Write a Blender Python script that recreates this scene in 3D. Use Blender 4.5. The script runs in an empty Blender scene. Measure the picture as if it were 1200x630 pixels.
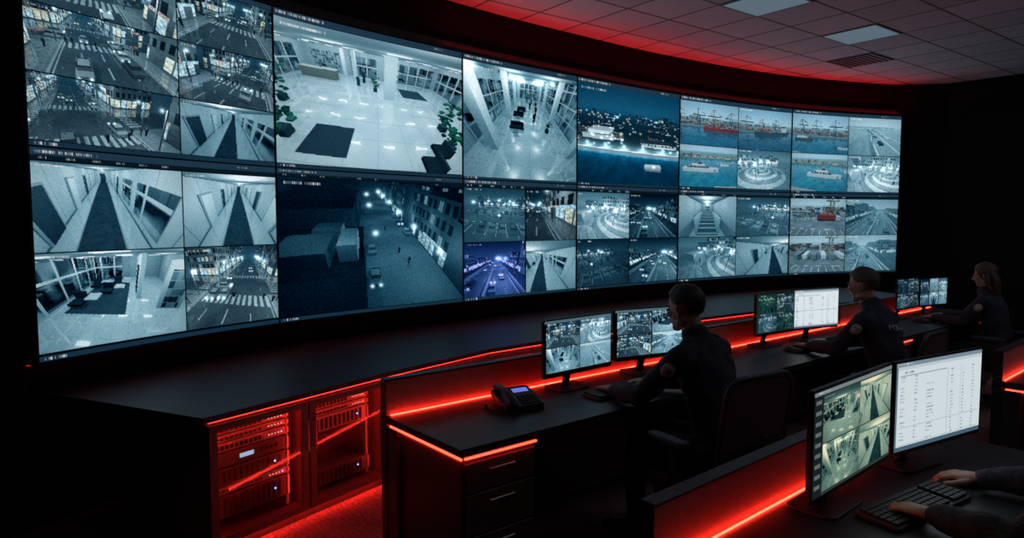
import bpy, math, random, time
import numpy as np
from mathutils import Vector, Matrix
random.seed(7)
sc = bpy.context.scene
sc.view_settings.view_transform = 'Standard'
sc.view_settings.look = 'None'
COL = sc.collection
def H(a,b,s=0.):
    x=np.sin(a*12.9898+b*78.233+s*37.719)*43758.5453; return x-np.floor(x)
def vn(x,y,s=0.):
    i=np.floor(x); j=np.floor(y); u=x-i; v=y-j; u=u*u*(3-2*u); v=v*v*(3-2*v)
    return (H(i,j,s)*(1-u)+H(i+1,j,s)*u)*(1-v)+(H(i,j+1,s)*(1-u)+H(i+1,j+1,s)*u)*v
class Cv:
    def __init__(s,a):
        s.a=a; h,w=a.shape[:2]; Y,X=np.mgrid[0:h,0:w]; s.X=(X+.5)/w; s.Y=(Y+.5)/h; s.w=w; s.h=h; s.asp=w/h
    def sub(s,x0,y0,x1,y1): return Cv(s.a[int(round(y0*s.h)):int(round(y1*s.h)), int(round(x0*s.w)):int(round(x1*s.w))])
    def put(s,mk,col,al=1.):
        mk=(mk.astype(float)*al)[...,None]; s.a[:]=s.a*(1-mk)+np.array(col)*mk
    def fill(s,col): s.a[:]=col
    def rect(s,x0,y0,x1,y1,col,al=1.): s.put((s.X>=x0)&(s.X<x1)&(s.Y>=y0)&(s.Y<y1),col,al)
    def glow(s,cx,cy,r,col,k=1.):
        d=np.hypot((s.X-cx)*s.asp,s.Y-cy)/r; s.a[:]=np.minimum(1,s.a+np.exp(-d*d)[...,None]*np.array(col)*k)
    def text(s,x,y,n,h,v=.9):
        r=np.random.RandomState(int(x*997+y*1999+n)); cw=h*.62/s.asp
        for i in range(n):
            if r.rand()<.16: continue
            s.rect(x+i*cw,y,x+i*cw+cw*.62,y+h,(v,v,v),.25+.6*r.rand())
    def stamp(s): s.text(.03,.03,18,max(.022,1.6/s.h),.85)

# ---- mini ray caster that draws the CCTV footage shown on the displays
class Sc3:
    def __init__(s,amb=.12,sky=((.02,.03,.04),(.05,.07,.08)),ground='plain',gp=(),gcol=(.3,.3,.3),fog=0.,sun=None,seed=1,refl=0.):
        s.B=[];s.L=[];s.S=[];s.amb=amb;s.sky=sky;s.ground=ground;s.gp=gp;s.gcol=gcol;s.fog=fog;s.sun=sun;s.seed=seed;s.refl=refl
    def box(s,x0,x1,y0,y1,z0,z1,col=.5,tag='plain',inside=False,emi=0.,rf=0.):
        if not isinstance(col,tuple): col=(col,col,col)
        s.B.append((np.array([min(x0,x1),min(y0,y1),z0],float),np.array([max(x0,x1),max(y0,y1),z1],float),col,tag,inside,emi,rf))
    def light(s,x,y,z,I,g=1.): s.L.append((np.array([x,y,z],float),I,g))
    def spark(s,x,y,z,r,k=1.,col=(.85,.95,1)): s.S.append((np.array([x,y,z],float),r,k,col))
    def car(s,x,y,v=.4,ax='y',on=True,sg=-1):
        a,b=(.9,2.2) if ax=='y' else (2.2,.9); c_,d_=(.78,1.15) if ax=='y' else (1.15,.78)
        s.box(x-a,x+a,y-b,y+b,.3,.92,v,rf=.1); s.box(x-c_,x+c_,y-d_,y+d_,.92,1.42,.05,rf=.25); s.box(x-c_*.85,x+c_*.85,y-d_*.7,y+d_*.7,1.42,1.47,v)
        s.box(x-a*.95,x+a*.95,y-b*.9,y+b*.9,.0,.3,.03)
        if on:
            for q in(-.6,.6):
                if ax=='y': s.spark(x+q,y+sg*2.25,.65,.28,1.)
                else: s.spark(x+sg*2.25,y+q,.65,.28,1.)
    def man(s,x,y,v=.08,h=1.7):
        s.box(x-.14,x-.02,y-.1,y+.1,0,h*.5,v*.7); s.box(x+.03,x+.15,y-.05,y+.15,0,h*.5,v*.7); s.box(x-.22,x+.22,y-.13,y+.13,h*.48,h*.85,v); s.box(x-.09,x+.09,y-.1,y+.1,h*.87,h,v+.15)
    def plant(s,x,y,h=1.4,n=26,r=.5):
        R=np.random.RandomState(int(x*91+y*37)&1023); s.box(x-.2,x+.2,y-.2,y+.2,0,.45,.1)
        for i in range(n):
            a=R.rand()*6.28; d=r*R.rand(); z=.5+(h-.5)*R.rand(); u=x+d*math.cos(a); v=y+d*math.sin(a); q=.05+.12*R.rand(); k=.5+R.rand()
            s.box(u-q,u+q*.6,v-q*.5,v+q,z,z+.03+.12*R.rand(),(.05*k,.18*k,.08*k))
    def crane(s,x,y,h,col,L=22.):
        for dx in(0,6):
            for dy in(0,8): s.box(x+dx,x+dx+1.1,y+dy,y+dy+1.1,0,h*.62,col)
        s.box(x,x+6.9,y,y+.8,h*.28,h*.32,col); s.box(x,x+6.9,y+8,y+8.8,h*.28,h*.32,col)
        s.box(x-L*.6,x+L,y+2,y+4,h*.6,h*.65,col); s.box(x+2.4,x+3.6,y+3,y+4.2,h*.62,h,col); s.box(x-8,x+1,y+5,y+11,h*.65,h*.74,(.6,.6,.6))
        for i in range(10):
            t=i/10.; s.box(x+3+L*t,x+3+L*(t+.1),y+3,y+3.8,h*(1-.36*t)-.9,h*(1-.36*t),col)
            s.box(x+3-L*.6*t,x+3-L*.6*(t+.1),y+3,y+3.8,h*(1-.34*t)-.9,h*(1-.34*t),col)
    def hit(s,o,d,anyhit=False,tm=None):
        n=len(d); t=np.full(n,1e9); idx=np.full(n,-2); ax=np.zeros(n,int)
        inv=1./np.where(np.abs(d)<1e-7,1e-7,d)
        if not anyhit:
            tz=-o[...,2]*inv[:,2]; m=(tz>1e-3); t=np.where(m,tz,t); idx[m]=-1; ax[m]=2
        for k,(lo,hi,col,tag,ins,emi,rf) in enumerate(s.B):
            if anyhit and (ins or emi>0): continue
            t1=(lo-o)*inv; t2=(hi-o)*inv; tn=np.minimum(t1,t2); tf=np.maximum(t1,t2)
            a=tn[:,0];b=tn[:,1];c=tn[:,2]; te=np.maximum(np.maximum(a,b),c); tx=np.minimum(np.minimum(tf[:,0],tf[:,1]),tf[:,2])
            if ins: m=(tx>1e-3)&(tx<t); t[m]=tx[m]; idx[m]=k; ax[m]=tf[m].argmin(1)
            else:
                m=(te<tx)&(te>1e-3)&(te<t)
                if m.any(): t[m]=te[m]; idx[m]=k; ax[m]=tn[m].argmax(1)
        return t,idx,ax
    def tex(s,tag,P,ax,col,idx):
        n=len(P); alb=np.tile(np.array(col,float),(n,1)); em=np.zeros((n,3)); rf=np.zeros(n)
        x,y,z=P[:,0],P[:,1],P[:,2]; sd=s.seed
        if tag in('bldg','tower'):
            cw,ch=(2.2,3.2) if tag=='bldg' else (4.,4.); u=np.where(ax==0,y,x)/cw; w=z/ch; iu,iw=np.floor(u),np.floor(w); fu,fw=u-iu,w-iw
            win=(ax!=2)&(fu>.22)&(fu<.8)&(fw>.25)&(fw<.85)&(z>3.2); r=H(iu,iw,idx+sd); sub=(np.abs(fu-.51)>.03)
            alb[win]=.03; e=np.where(win&(r<.26)&sub,.12+.7*H(iw,iu,idx*3.)**2,0)
            shop=(ax!=2)&(z<3.2)&(z>.4)&(fu>.08)&(fu<.92)&(H(iu,0*iu,idx+9.)<.6); e=np.where(shop,.25+1.2*vn(u*4,z*3,idx)**1.5,e)
            hq=H(iu*3,iw*5,idx+1.); warm=(hq<.45)[:,None]; em+=e[:,None]*np.where(warm,np.array((1.25,.85,.5)),np.array((.75,.97,1.05))); 
            sign=(ax!=2)&(z>3.2)&(z<3.9)&(H(np.floor(u*.5),0*iu,idx+5.)<.35); em=np.where(sign[:,None],np.where((H(np.floor(u*.5),0*iu,idx+7.)<.4)[:,None],np.array((1.1,.35,.22)),np.array((.5,.9,1.1)))*(.4+.8*(vn(u*9,z*6)>.5))[:,None],em); alb*=(.8+.4*vn(u*2,z*2))[:,None]
        elif tag=='road':
            c0,c1,hw=s.gp; ax_=np.abs(x); cz=(y>c0)&(y<c1); road=(ax_<hw)|cz; nz=.75+.35*vn(x*.5,y*.3,sd)+.25*vn(x*4,y*4,sd)-.12
            a=np.where(road,.15*nz,.34*nz*(1-.4*((x/1.5-np.floor(x/1.5)<.06)|(y/1.5-np.floor(y/1.5)<.06))))
            mk=(ax_<.12)&(y/5-np.floor(y/5)<.55)&~cz; mk|=(np.abs(ax_-hw*.5)<.09)&(y/5-np.floor(y/5)<.45)&~cz; mk|=(np.abs(ax_-hw+.5)<.08)&~cz
            fx=x/1.15-np.floor(x/1.15); mk|=(ax_<hw-.5)&(fx<.5)&(((y>c0-4)&(y<c0-.8))|((y>c1+.8)&(y<c1+4)))
            fy=y/1.15-np.floor(y/1.15); mk|=(fy<.5)&cz&(ax_>hw+.8)&(ax_<hw+4)&(y>c0+1)&(y<c1-1)
            kb=(np.abs(ax_-hw)<.15)&~cz; a=np.where(kb,.5,a); a=np.where(mk,.55+.2*vn(x*3,y*3,2),a); alb=a[:,None]*np.ones(3); rf=np.where(road,.16,.05)
        elif tag=='lot':
            nz=.8+.4*vn(x*.4,y*.4,sd); a=.24*nz; fx=x/2.7-np.floor(x/2.7); row=(np.mod(y,14)<5.2); mk=(fx<.06)&row; mk|=np.abs(np.mod(y,14)-5.2)<.08; a=np.where(mk,.8,a); alb=a[:,None]*np.ones(3); rf[:]=.06
        elif tag=='hwy':
            hw=s.gp[0]; ax_=np.abs(x); road=ax_<hw; a=np.where(road,.30,.16)*(.8+.4*vn(x*.5,y*.2,sd)); lane=np.abs(np.mod(x+hw,3.6)-.0)<.12
            mk=road&lane&(y/8-np.floor(y/8)<.5); mk|=(np.abs(ax_-hw+.4)<.12); mk|=(np.abs(x)<.25); a=np.where(mk,.85,a); alb=a[:,None]*np.ones(3); rf=np.where(road,.05,0)
        elif tag=='plaza':
            r=np.hypot(x-s.gp[0],y-s.gp[1]); k=np.floor(r/1.6); a=np.where(np.mod(k,2)==0,.55,.28)*(r<13)+.36*(r>=13); a=a*(.8+.35*vn(x,y,sd)); a=np.where((r/1.6-k)<.07,.1,a); alb=a[:,None]*np.ones(3); rf[:]=.08
        elif tag=='tile':
            T=s.gp[0]; e=(x/T-np.floor(x/T)<.02)|(y/T-np.floor(y/T)<.02); nz=.90+.18*vn(x*1.2,y*1.2,sd); alb=(np.where(e,.55,.74)*nz)[:,None]*np.ones(3); rf[:]=s.refl
        elif tag=='corr':
            w=s.gp[0]; nz=.85+.3*vn(x*6,y*6,sd); a=np.where(np.abs(x)<w,.09*nz,.62); a=np.where(np.abs(np.abs(x)-w)<.03,.4,a); alb=a[:,None]*np.ones(3); rf=np.where(np.abs(x)<w,0,.12)
        elif tag=='water':
            q=vn(x*.35,y*.12,sd)+.5*vn(x*1.2,y*.5,sd+3)+.25*vn(x*4,y*2,sd+5); alb=alb*(.5+.6*q)[:,None]; rf[:]=s.refl
        elif tag=='glassw':
            u=np.where(ax==0,y,x)/1.5; w=z/1.7; fu,fw=u-np.floor(u),w-np.floor(w); fr=(fu<.10)|(fw<.09)
            alb=np.where(fr[:,None],.7,.03); r=vn(u*2.5,w*2.,idx+2.); e=np.where(fr,0,np.clip(r-.5,0,1)*.6); em+=e[:,None]; rf=np.where(fr,0,.25)
        elif tag=='shelf':
            u=np.where(ax==0,y,x)/.22; w=z/.42; a=np.where(w-np.floor(w)<.12,.5,.08+.5*H(np.floor(u),np.floor(w),idx)); alb=a[:,None]*np.ones(3)
        elif tag=='cont':
            u=np.where(ax==0,y,x)/6.2; w=z/2.6; h_=H(np.floor(u),np.floor(w),idx+4.); pal=np.array([(.45,.12,.08),(.55,.30,.14),(.08,.20,.34),(.5,.5,.48),(.22,.10,.09),(.35,.38,.40)]); alb=pal[(h_*6).astype(int)%6]*(.7+.4*(np.sin(np.where(ax==0,y,x)*9)>0))[:,None]
            ed=(u-np.floor(u)<.04)|(w-np.floor(w)<.06); alb=alb*np.where(ed,.3,1)[:,None]
        elif tag=='panel':
            u=np.where(ax==0,y,x)/1.2; e=(u-np.floor(u)<.025)&(ax!=2); alb=alb*np.where(e,.6,1)[:,None]*(.95+.1*vn(u*3,z*2))[:,None]
        return alb,em,rf
    def rad(s,o,d,depth,nsh):
        n=len(d); t,idx,ax=s.hit(o,d); P=o+d*np.minimum(t,1e5)[:,None]
        f=np.clip(d[:,2]*2.2,0,1)[:,None]; skyc=np.array(s.sky[1])*(1-f)+np.array(s.sky[0])*f
        alb=np.zeros((n,3));em=np.zeros((n,3));rf=np.zeros(n)
        for k in np.unique(idx):
            if k==-2: continue
            m=idx==k
            if k==-1: a,e,r=s.tex(s.ground,P[m],ax[m],s.gcol,0)
            else:
                lo,hi,col,tag,ins,emi,rr=s.B[k]; a,e,r=s.tex(tag,P[m],ax[m],col,float(k)); e=e+emi; r=r+rr
            alb[m]=a;em[m]=e;rf[m]=r
        N=np.zeros((n,3)); ii=np.arange(n); N[ii,ax]=-np.sign(d[ii,ax])
        E=np.full((n,3),s.amb)*(.8+.35*N[:,2:3])
        Po=P+N*.01
        if s.sun:
            sd=np.array(s.sun[:3],float); sd/=np.linalg.norm(sd); nl=np.clip(N@sd,0,1)
            if depth: _,hi_,_=s.hit(Po,np.tile(sd,(n,1)),True); nl=nl*(hi_<0)
            E+=(nl*s.sun[3])[:,None]
        for k,(L,I,g_) in enumerate(s.L):
            v=L-Po; d2=(v*v).sum(1); dist=np.sqrt(d2); nl=np.clip((N*v).sum(1)/dist,0,1)
            c=I*nl/(d2+.6)
            if depth and k<nsh:
                t_,hh,_=s.hit(Po,v/dist[:,None],True); c=c*np.where(t_<dist-.1,.12,1)
            E+=c[:,None]
        col=alb*E+em
        if depth:
            m=(rf>.01)&(idx!=-2)
            if m.any():
                dd=d[m]-2*(d[m]*N[m]).sum(1)[:,None]*N[m]
                dd=dd+ (np.stack([vn(P[m][:,0]*3,P[m][:,1]*3,1),vn(P[m][:,0]*3,P[m][:,1]*3,2),vn(P[m][:,0]*3,P[m][:,1]*3,3)],1)-.5)*(.06 if s.ground!='water' else .16)
                fr=rf[m]+(1-rf[m])*.6*(1-np.abs((d[m]*N[m]).sum(1)))**4; fr=np.clip(fr*(rf[m]>.01),0,.75)
                if s.ground=='water' and s.sun: fr=np.minimum(fr,.35)
                R=s.rad(Po[m],dd,0,0); col[m]=col[m]*(1-fr[:,None])+R*fr[:,None]
        sky=idx==-2
        if s.fog: ff=(1-np.exp(-np.minimum(t,1e4)/s.fog))[:,None]; col=col*(1-ff)+skyc*ff
        col[sky]=skyc[sky]
        return col
    def render(s,c,pos,yaw=0.,pitch=20.,fov=80.,expo=1.,tint=.8,grain=.03,nsh=3,glow=1.,stamp=True,gam=2.,sat=1.,con=1.18):
        y,p=math.radians(yaw),math.radians(pitch); F=np.array([-math.sin(y)*math.cos(p),math.cos(y)*math.cos(p),-math.sin(p)]); R=np.array([math.cos(y),math.sin(y),0.]); U=np.cross(R,F)
        tf=math.tan(math.radians(fov/2)); a=((c.X-.5)*2*tf).ravel(); b=((.5-c.Y)*2*tf/c.asp).ravel()
        rr=a*a+b*b; k=1+.06*rr; d=F[None]+ (a*k)[:,None]*R+(b*k)[:,None]*U; d/=np.linalg.norm(d,axis=1,keepdims=True); o=np.tile(np.array(pos,float),(len(d),1))
        L=s.rad(o,d,1,nsh); v=(1-np.exp(-L*expo))**(1/gam)
        lum=(v@np.array([.3,.55,.15]))[:,None]; lc=np.clip((lum-.5)*con+.5,0,1); tn=np.concatenate([lc**1.75*.93,lc**1.08*.975+.006,lc**.90*.985+.02],1)
        vs=np.clip(((lum+(v-lum)*sat)-.5)*con+.5,0,1)*np.array([.88,.99,1.04]); v=tn*tint+vs*(1-tint)
        v=v*(1-.16*rr/max(rr.max(),1e-3))[:,None]; c.a[:]=np.clip(v,0,1).reshape(c.a.shape)
        def proj(q):
            w=q-np.array(pos); z=w@F
            if z<.5: return None
            return .5+(w@R)/z/tf/2, .5-(w@U)/z/tf/2*c.asp, z
        for q,I,g_ in s.L:
            pr=proj(q)
            if pr and g_>0 and -.1<pr[0]<1.1 and -.1<pr[1]<1.1:
                c.glow(pr[0],pr[1],.014+.35*g_/pr[2],(.9,.97,.95),.85*glow); c.glow(pr[0],pr[1],.04+1.4*g_/pr[2],(.20,.30,.34),.30*glow)
        for q,r,kk,cc in s.S:
            pr=proj(q)
            if pr and -.05<pr[0]<1.05 and -.05<pr[1]<1.05: c.glow(pr[0],pr[1],max(.008,r/pr[2]),cc,kk)
        rs=np.random.RandomState(int(abs(pos[0]*71+pitch*13+fov))); gn=rs.normal(0,grain,c.a.shape[:2])[...,None]; c.a[:]=np.clip(c.a+gn*(.35+c.a*.9),0,1)
        if stamp: c.stamp()

def street(c,seed,yaw=10.,pitch=17.,h=6.5,x=2.,fov=78.,cross=(14,26),expo=1.5,cars=6,hw=7.):
    r=np.random.RandomState(seed); s=Sc3(amb=.13,sky=((.01,.02,.03),(.04,.07,.09)),ground='road',gp=(cross[0],cross[1],hw),fog=190.,seed=seed)
    for sg in(-1,1):
        y=-14.
        while y<120:
            L=9+9*r.rand()
            if y<cross[1]+4 and y+L>cross[0]-4:
                if y<cross[0]-4: L=cross[0]-4-y
                else: y=cross[1]+4; continue
            if L>1.5: x0=hw+3.5+r.rand()*.8; s.box(sg*x0,sg*(x0+16),y,y+L,0,8+16*r.rand(),.12+.25*r.rand(),'bldg')
            y+=L
        for yy in(3,cross[0]-2,cross[1]+3,cross[1]+17,cross[1]+34,cross[1]+55): s.box(sg*(hw+.9)-.08,sg*(hw+.9)+.08,yy-.08,yy+.08,0,6.5,.15); s.light(sg*(hw-.2),yy,6.4,15.,.8)
    for i in range(cars):
        ln=r.choice([-1,1]); s.car(ln*(1.8+3*r.rand()),6+50*r.rand()**1.3,.1+.6*r.rand(),'y',True,-1 if ln<0 else 1)
    s.car(-4-6*r.rand(),(cross[0]+cross[1])/2-2,.5,'x',True,1)
    for i in range(9):
        s.man(r.uniform(-hw-2.5,hw+2.5),r.choice([cross[0]-2.4,cross[1]+2.4])+r.uniform(-1,1))
    for i in range(4): s.man(r.choice([-1,1])*(hw+2),r.uniform(3,50))
    s.render(c,(x,-4.,h),yaw,pitch,fov,expo*.95,tint=.45,sat=1.5,glow=.85)
def corridor(c,seed,w=1.3,carpet=.75,yaw=0.,pitch=24.,x=0.,h=2.5,fov=86.,win=False,expo=1.25,door=.12):
    s=Sc3(amb=.30,ground='corr',gp=(w*carpet,1.),seed=seed); s.box(-w,w,-1,17,-.01,2.75,.76,'panel',True)
    for sg in(-1,1):
        for k,y in enumerate((1.5,4.2,7.5,11.)):
            if sg==1 and win and k<2: s.box(sg*w,sg*(w-.04),y-1.1,y+.9,.5,2.2,.1,'glassw'); continue
            s.box(sg*w,sg*(w-.07),y-.55,y+.55,0,2.15,.5); s.box(sg*w,sg*(w-.09),y-.45,y+.45,0,2.08,door if (k+seed)%2 else .88)
        s.box(sg*w,sg*(w-.03),-1,17,0,.12,.25)
    s.box(-.55,.55,16.8,17,0,2.1,.1); s.box(-.7,.7,16.85,17,0,2.25,.5)
    for y in(1,4.5,8,11.5,15): s.box(-.3,.3,y-.5,y+.5,2.72,2.75,.9,emi=2.5); s.light(0,y,2.35,1.7,.0)
    if seed%3==0: s.box(-w+.15,-w+.6,5.6,6.6,0,.5,.08); s.plant(w-.35,9.5,1.2,12,.25)
    s.render(c,(x,-.6,h),yaw,pitch,fov,expo,glow=0,nsh=2,con=1.25)
def offices(c,seed=3):
    s=Sc3(amb=.26,ground='tile',gp=(.6,1.),seed=seed,refl=.15); s.box(-5,4,-1,10,-.01,2.9,.60,'panel',True)
    s.box(-3.6,-3.5,1,9.8,0,2.9,.1,'glassw'); s.box(-3.5,-.6,8,8.1,0,2.9,.1,'glassw'); s.box(1.0,1.25,3.5,3.75,0,2.9,.9); s.box(1.0,1.12,3.7,7.5,0,2.9,.85); s.box(.93,1.0,4.3,5.4,0,2.2,.1); s.box(2.0,3.2,2.4,2.55,0,2.6,.8); s.box(2.2,3.0,2.38,2.4,.1,2.2,.12,'shelf')
    s.box(-2.9,.4,1.9,7.2,0,.015,.13)
    for x,y in((-2.4,2.6),(-1.2,4.2),(-2.6,5.5),(-.8,6.3)): s.box(x-.4,x+.4,y-.4,y+.4,.25,.45,.08); s.box(x-.4,x+.4,y+.3,y+.42,.45,.95,.1); s.box(x+.6,x+1.3,y-.3,y+.5,.68,.73,.6)
    for x in(-2.5,0,2.5):
        for y in(1.5,4.5,7.5): s.box(x-.5,x+.5,y-.2,y+.2,2.87,2.9,.9,emi=2.5); s.light(x,y,2.5,1.6,0)
    s.render(c,(.6,-.7,2.7),12,30,88,.95,glow=0,nsh=4,con=1.35)
def lobby(c):
    s=Sc3(amb=.32,ground='tile',gp=(1.2,1.),seed=4,refl=.20); s.box(-10,9,-1.5,14,-.01,3.7,.55,'panel',True)
    s.box(-10,-9.9,3,12,.1,3.2,.1,'glassw'); s.box(-9,-5.2,13.8,14,.4,3.0,.12,'shelf'); s.box(-8.6,-4.6,10.2,11.,0,1.12,(.42,.27,.16)); s.box(-8.7,-4.5,10.1,11.1,1.12,1.2,(.7,.6,.46)); s.man(-6.6,12,.1); s.man(-5.4,12.2,.3)
    s.box(-3.6,.1,13.8,14,.0,3.0,.1,'glassw'); s.box(-4.4,-4.0,12.4,12.8,0,3.7,.8); s.box(.6,1.5,7.0,7.9,0,3.7,.9); s.box(-2.9,-2.5,11.4,11.8,0,3.7,.85)
    s.box(2.2,8.6,13.8,14,.1,3.1,.1,'glassw'); s.box(8.9,9,7.5,13,.1,3.1,.1,'glassw'); s.box(8.93,9,5,6.4,1,2.3,.2)
    s.box(-2.9,-1.1,1.5,3.0,0,.02,.08); s.box(2.6,5.4,8.2,11,0,.02,.10)
    s.plant(-5.9,4.6,2.1,44,.75); s.plant(-3.7,2.2,1.3,34,.5); s.plant(-.2,8.6,1.5,26,.4); s.plant(3.9,3.6,2.0,50,.65); s.plant(3.3,2.2,1.2,28,.4)
    for x,y in((1.9,1.3),(2.6,1.9)): s.box(x-.3,x+.3,y-.3,y+.3,.2,.42,.05); s.box(x+.2,x+.3,y-.3,y+.3,.42,.8,.07)
    s.box(-2.2,-1.9,9.6,9.9,0,1.0,.1); s.man(-1.6,11,.1); s.box(1.8,2.1,10.4,10.7,0,1.,.1)
    for x in(-8,-5,-2,1,4,7):
        for y in(1,4.5,8,11.5): s.box(x-.55,x+.55,y-.12,y+.12,3.66,3.7,.9,emi=2.2); s.light(x,y,3.2,1.6,0)
    s.render(c,(0,0,3.45),0,31,94,1.25,tint=.7,nsh=10,glow=0,grain=.015,sat=1.6,con=1.25)
    c.text(.02,.03,26,.02)
def gallery(c):
    s=Sc3(amb=.24,ground='tile',gp=(1.5,1.),seed=6,refl=.3); s.box(-5,5,-1,24,-.01,6,.55,'panel',True)
    s.box(4.8,5,-1,24,0,6,.1,'glassw'); s.box(-5,-4.9,3,23,0,5,.1,'glassw'); s.box(-3,3,23.8,24,0,5,.1,'glassw')
    for y in(2.5,8,14,20): s.box(-3.4,-2.8,y,y+.6,0,6,.9); s.box(3.3,3.8,y,y+.5,0,6,.85)
    for x,y in((-1.6,6),(-1.8,9.5),(-1.5,12)): s.box(x-.9,x+.9,y-.4,y+.4,.15,.42,.07); s.box(x-.9,x+.9,y+.3,y+.45,.42,.85,.08); s.box(x-.3,x+.3,y-1.3,y-.8,.3,.4,.3)
    for x,y in((.8,8),(1.4,11),(.3,14),(1.8,15),(.9,18),(-.4,19)): s.man(x,y,.05)
    for x in(-2,2):
        for y in(2,7,12,17,22): s.light(x,y,5.4,3.2,.2)
    s.plant(2.4,6,1.5,18,.5)
    s.render(c,(-.4,-.3,5.2),3,36,84,1.25,nsh=6,con=1.35)
def darkstreet(c):
    s=Sc3(amb=.05,sky=((.01,.012,.015),(.02,.04,.05)),ground='plain',gcol=(.26,.26,.26),fog=80.,seed=9); r=np.random.RandomState(2)
    y=-6.
    while y<130: L=8+6*r.rand(); s.box(8.5,26,y,y+L,0,10+7*r.rand(),.13,'bldg' if r.rand()<.5 else 'panel'); y+=L
    y=14.
    while y<130: L=9+9*r.rand(); s.box(-30,-6.5,y,y+L,0,8+6*r.rand(),.09); y+=L
    s.box(-26,-5,-6,13.5,0,6.5,.06); s.box(-14,-8.5,1,6,6.5,8.6,.20); s.box(-21,-17,5,9,6.5,8,.14); s.box(-12,-8,8,11.5,6.5,8.2,.30); s.box(-7.6,-5.6,2,7,6.5,8.8,.5); s.box(-20,-15,-2,2,6.5,7.1,.14)
    s.light(-7,0,13,11,0); s.light(-12,5,14,11,0)
    for yy in(2,12,24,40,58,78): s.light(4.6,yy,6.6,24,.7)
    for yy in(10,35,65): s.light(-3,yy,6.4,12,.5)
    for i in range(6): s.car(r.choice([-3.6,6.9]),5+9*i,.15+.3*r.rand(),'y',i%3==0)
    s.man(2,12,.1); s.man(1,26,.1); s.man(3,8,.08)
    s.render(c,(-4.5,-10,15.5),-6,30,72,1.15,nsh=8,grain=.045,tint=.9,con=1.15)
def nightport(c):
    s=Sc3(amb=.10,sky=((.008,.03,.055),(.03,.10,.15)),ground='water',gcol=(.03,.20,.30),fog=900.,seed=3,refl=.5); r=np.random.RandomState(5)
    s.box(-400,400,80,700,0,2.5,(.10,.14,.15)); s.box(-400,400,78,80,0,2.8,.7,emi=.25)
    for i in range(60):
        y=95+420*r.rand()**1.4; x=(r.rand()-.5)*(120+y*1.2); w=8+14*r.rand(); s.box(x,x+w,y,y+w,2,6+8*r.rand()+ (24*r.rand() if y>260 else 0),.12,'tower')
    s.box(-70,-28,105,140,2,9,.35,emi=.12); s.box(-64,-34,110,135,9,14,.6,emi=.35); s.box(10,50,96,112,2,8,.3,'tower')
    for i in range(110):
        y=84+430*r.rand()**1.6; s.spark((r.rand()-.5)*(90+y*1.3),y,4+8*r.rand(),.6+1.*r.rand(),.75,(1,.85,.65) if r.rand()<.4 else (.7,.92,1))
    for i in range(12): s.light(-110+20*i,82,7,260,.9)
    s.box(10,22,56,60,0,2.2,.8,emi=.3); s.spark(16,56,3,.8)
    s.render(c,(0,0,46),4,19,60,1.35,tint=.2,nsh=0,glow=.7,grain=.02,sat=1.3)
DAY=((.22,.42,.60),(.60,.76,.84))
def harbour(c,seed,cc=(.40,.09,.06),ship=True,yaw=0.,sea=(.02,.13,.20),x=0.,sky=DAY):
    s=Sc3(amb=.38,sky=sky,ground='water',gcol=sea,fog=2600.,sun=(-.5,-.6,.7,.8),seed=seed,refl=.14); r=np.random.RandomState(seed)
    s.box(-300,300,150,600,0,3,(.22,.26,.27))
    for i in range(10): X=-150+30*i+8*r.rand(); s.box(X,X+24,165+20*r.rand(),215,3,8+8*r.rand(),.5,'cont')
    for i in range(8): s.box(-260+70*i,-210+70*i,330,360,3,14+22*r.rand(),.3,'bldg')
    for i in range(4): s.crane(-95+52*i+9*r.rand(),158,52+10*r.rand(),cc if i%2==0 else (.10,.16,.20),24)
    if ship:
        s.box(-12,88,118,136,0,8,(.34,.05,.05) if seed==1 else (.07,.10,.13)); s.box(88,95,121,133,0,9,(.34,.05,.05) if seed==1 else (.07,.10,.13)); s.box(-12,88,118,136,0,1.8,(.08,.08,.10))
        for i in range(6): s.box(-4+12*i,7+12*i,119.5,134.5,8,10.6+2.6*r.randint(1,4),.5,'cont')
        s.box(74,84,119,135,8,24,.75); s.box(77,80,124,128,24,30,(.35,.08,.06))
        s.box(-80,-55,80,86,0,3,.6); s.box(-76,-66,81,85,3,6,.75)
    else: s.box(-70,-30,100,108,0,5,.12); s.box(-66,-40,101,107,5,9,.7); s.box(20,40,70,74,0,2,.6)
    s.box(-70,-20,32,46,0,1.6,.4)
    s.render(c,(x,0,32),yaw,8,56,.95,tint=.25,grain=.025,nsh=0,stamp=True,sat=1.25,con=1.25)
def seaboat(c,seed,yaw=0.,sea=(.02,.20,.27)):
    s=Sc3(amb=.40,sky=DAY,ground='water',gcol=sea,fog=2600.,sun=(-.5,-.6,.7,.8),seed=seed,refl=.14); r=np.random.RandomState(seed)
    s.box(-300,300,190,600,0,3,(.20,.26,.22))
    for i in range(14): s.box(-220+32*i,-198+32*i,200,225,3,7+12*r.rand(),.4,'bldg')
    s.box(-34,8,62,71,0,5,(.6,.64,.66)); s.box(8,14,64,69,0,5.5,(.6,.64,.66)); s.box(-28,0,64,70,5,8,.7,'glassw'); s.box(-22,-4,65,69,8,10.5,.75); s.box(-13,-9,66,68,10.5,14,(.35,.08,.06)); s.box(24,40,96,101,0,3,.7); s.box(-60,-10,20,30,0,1.5,.4); s.box(5,60,28,32,0,1.2,.45)
    for i in range(6): s.box(20+9*i,23+9*i,110+4*i,118+4*i,0,2,.6)
    s.render(c,(0,0,30),yaw,19,58,.95,tint=.2,grain=.025,nsh=0,stamp=True,sat=1.2,con=1.25)
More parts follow.
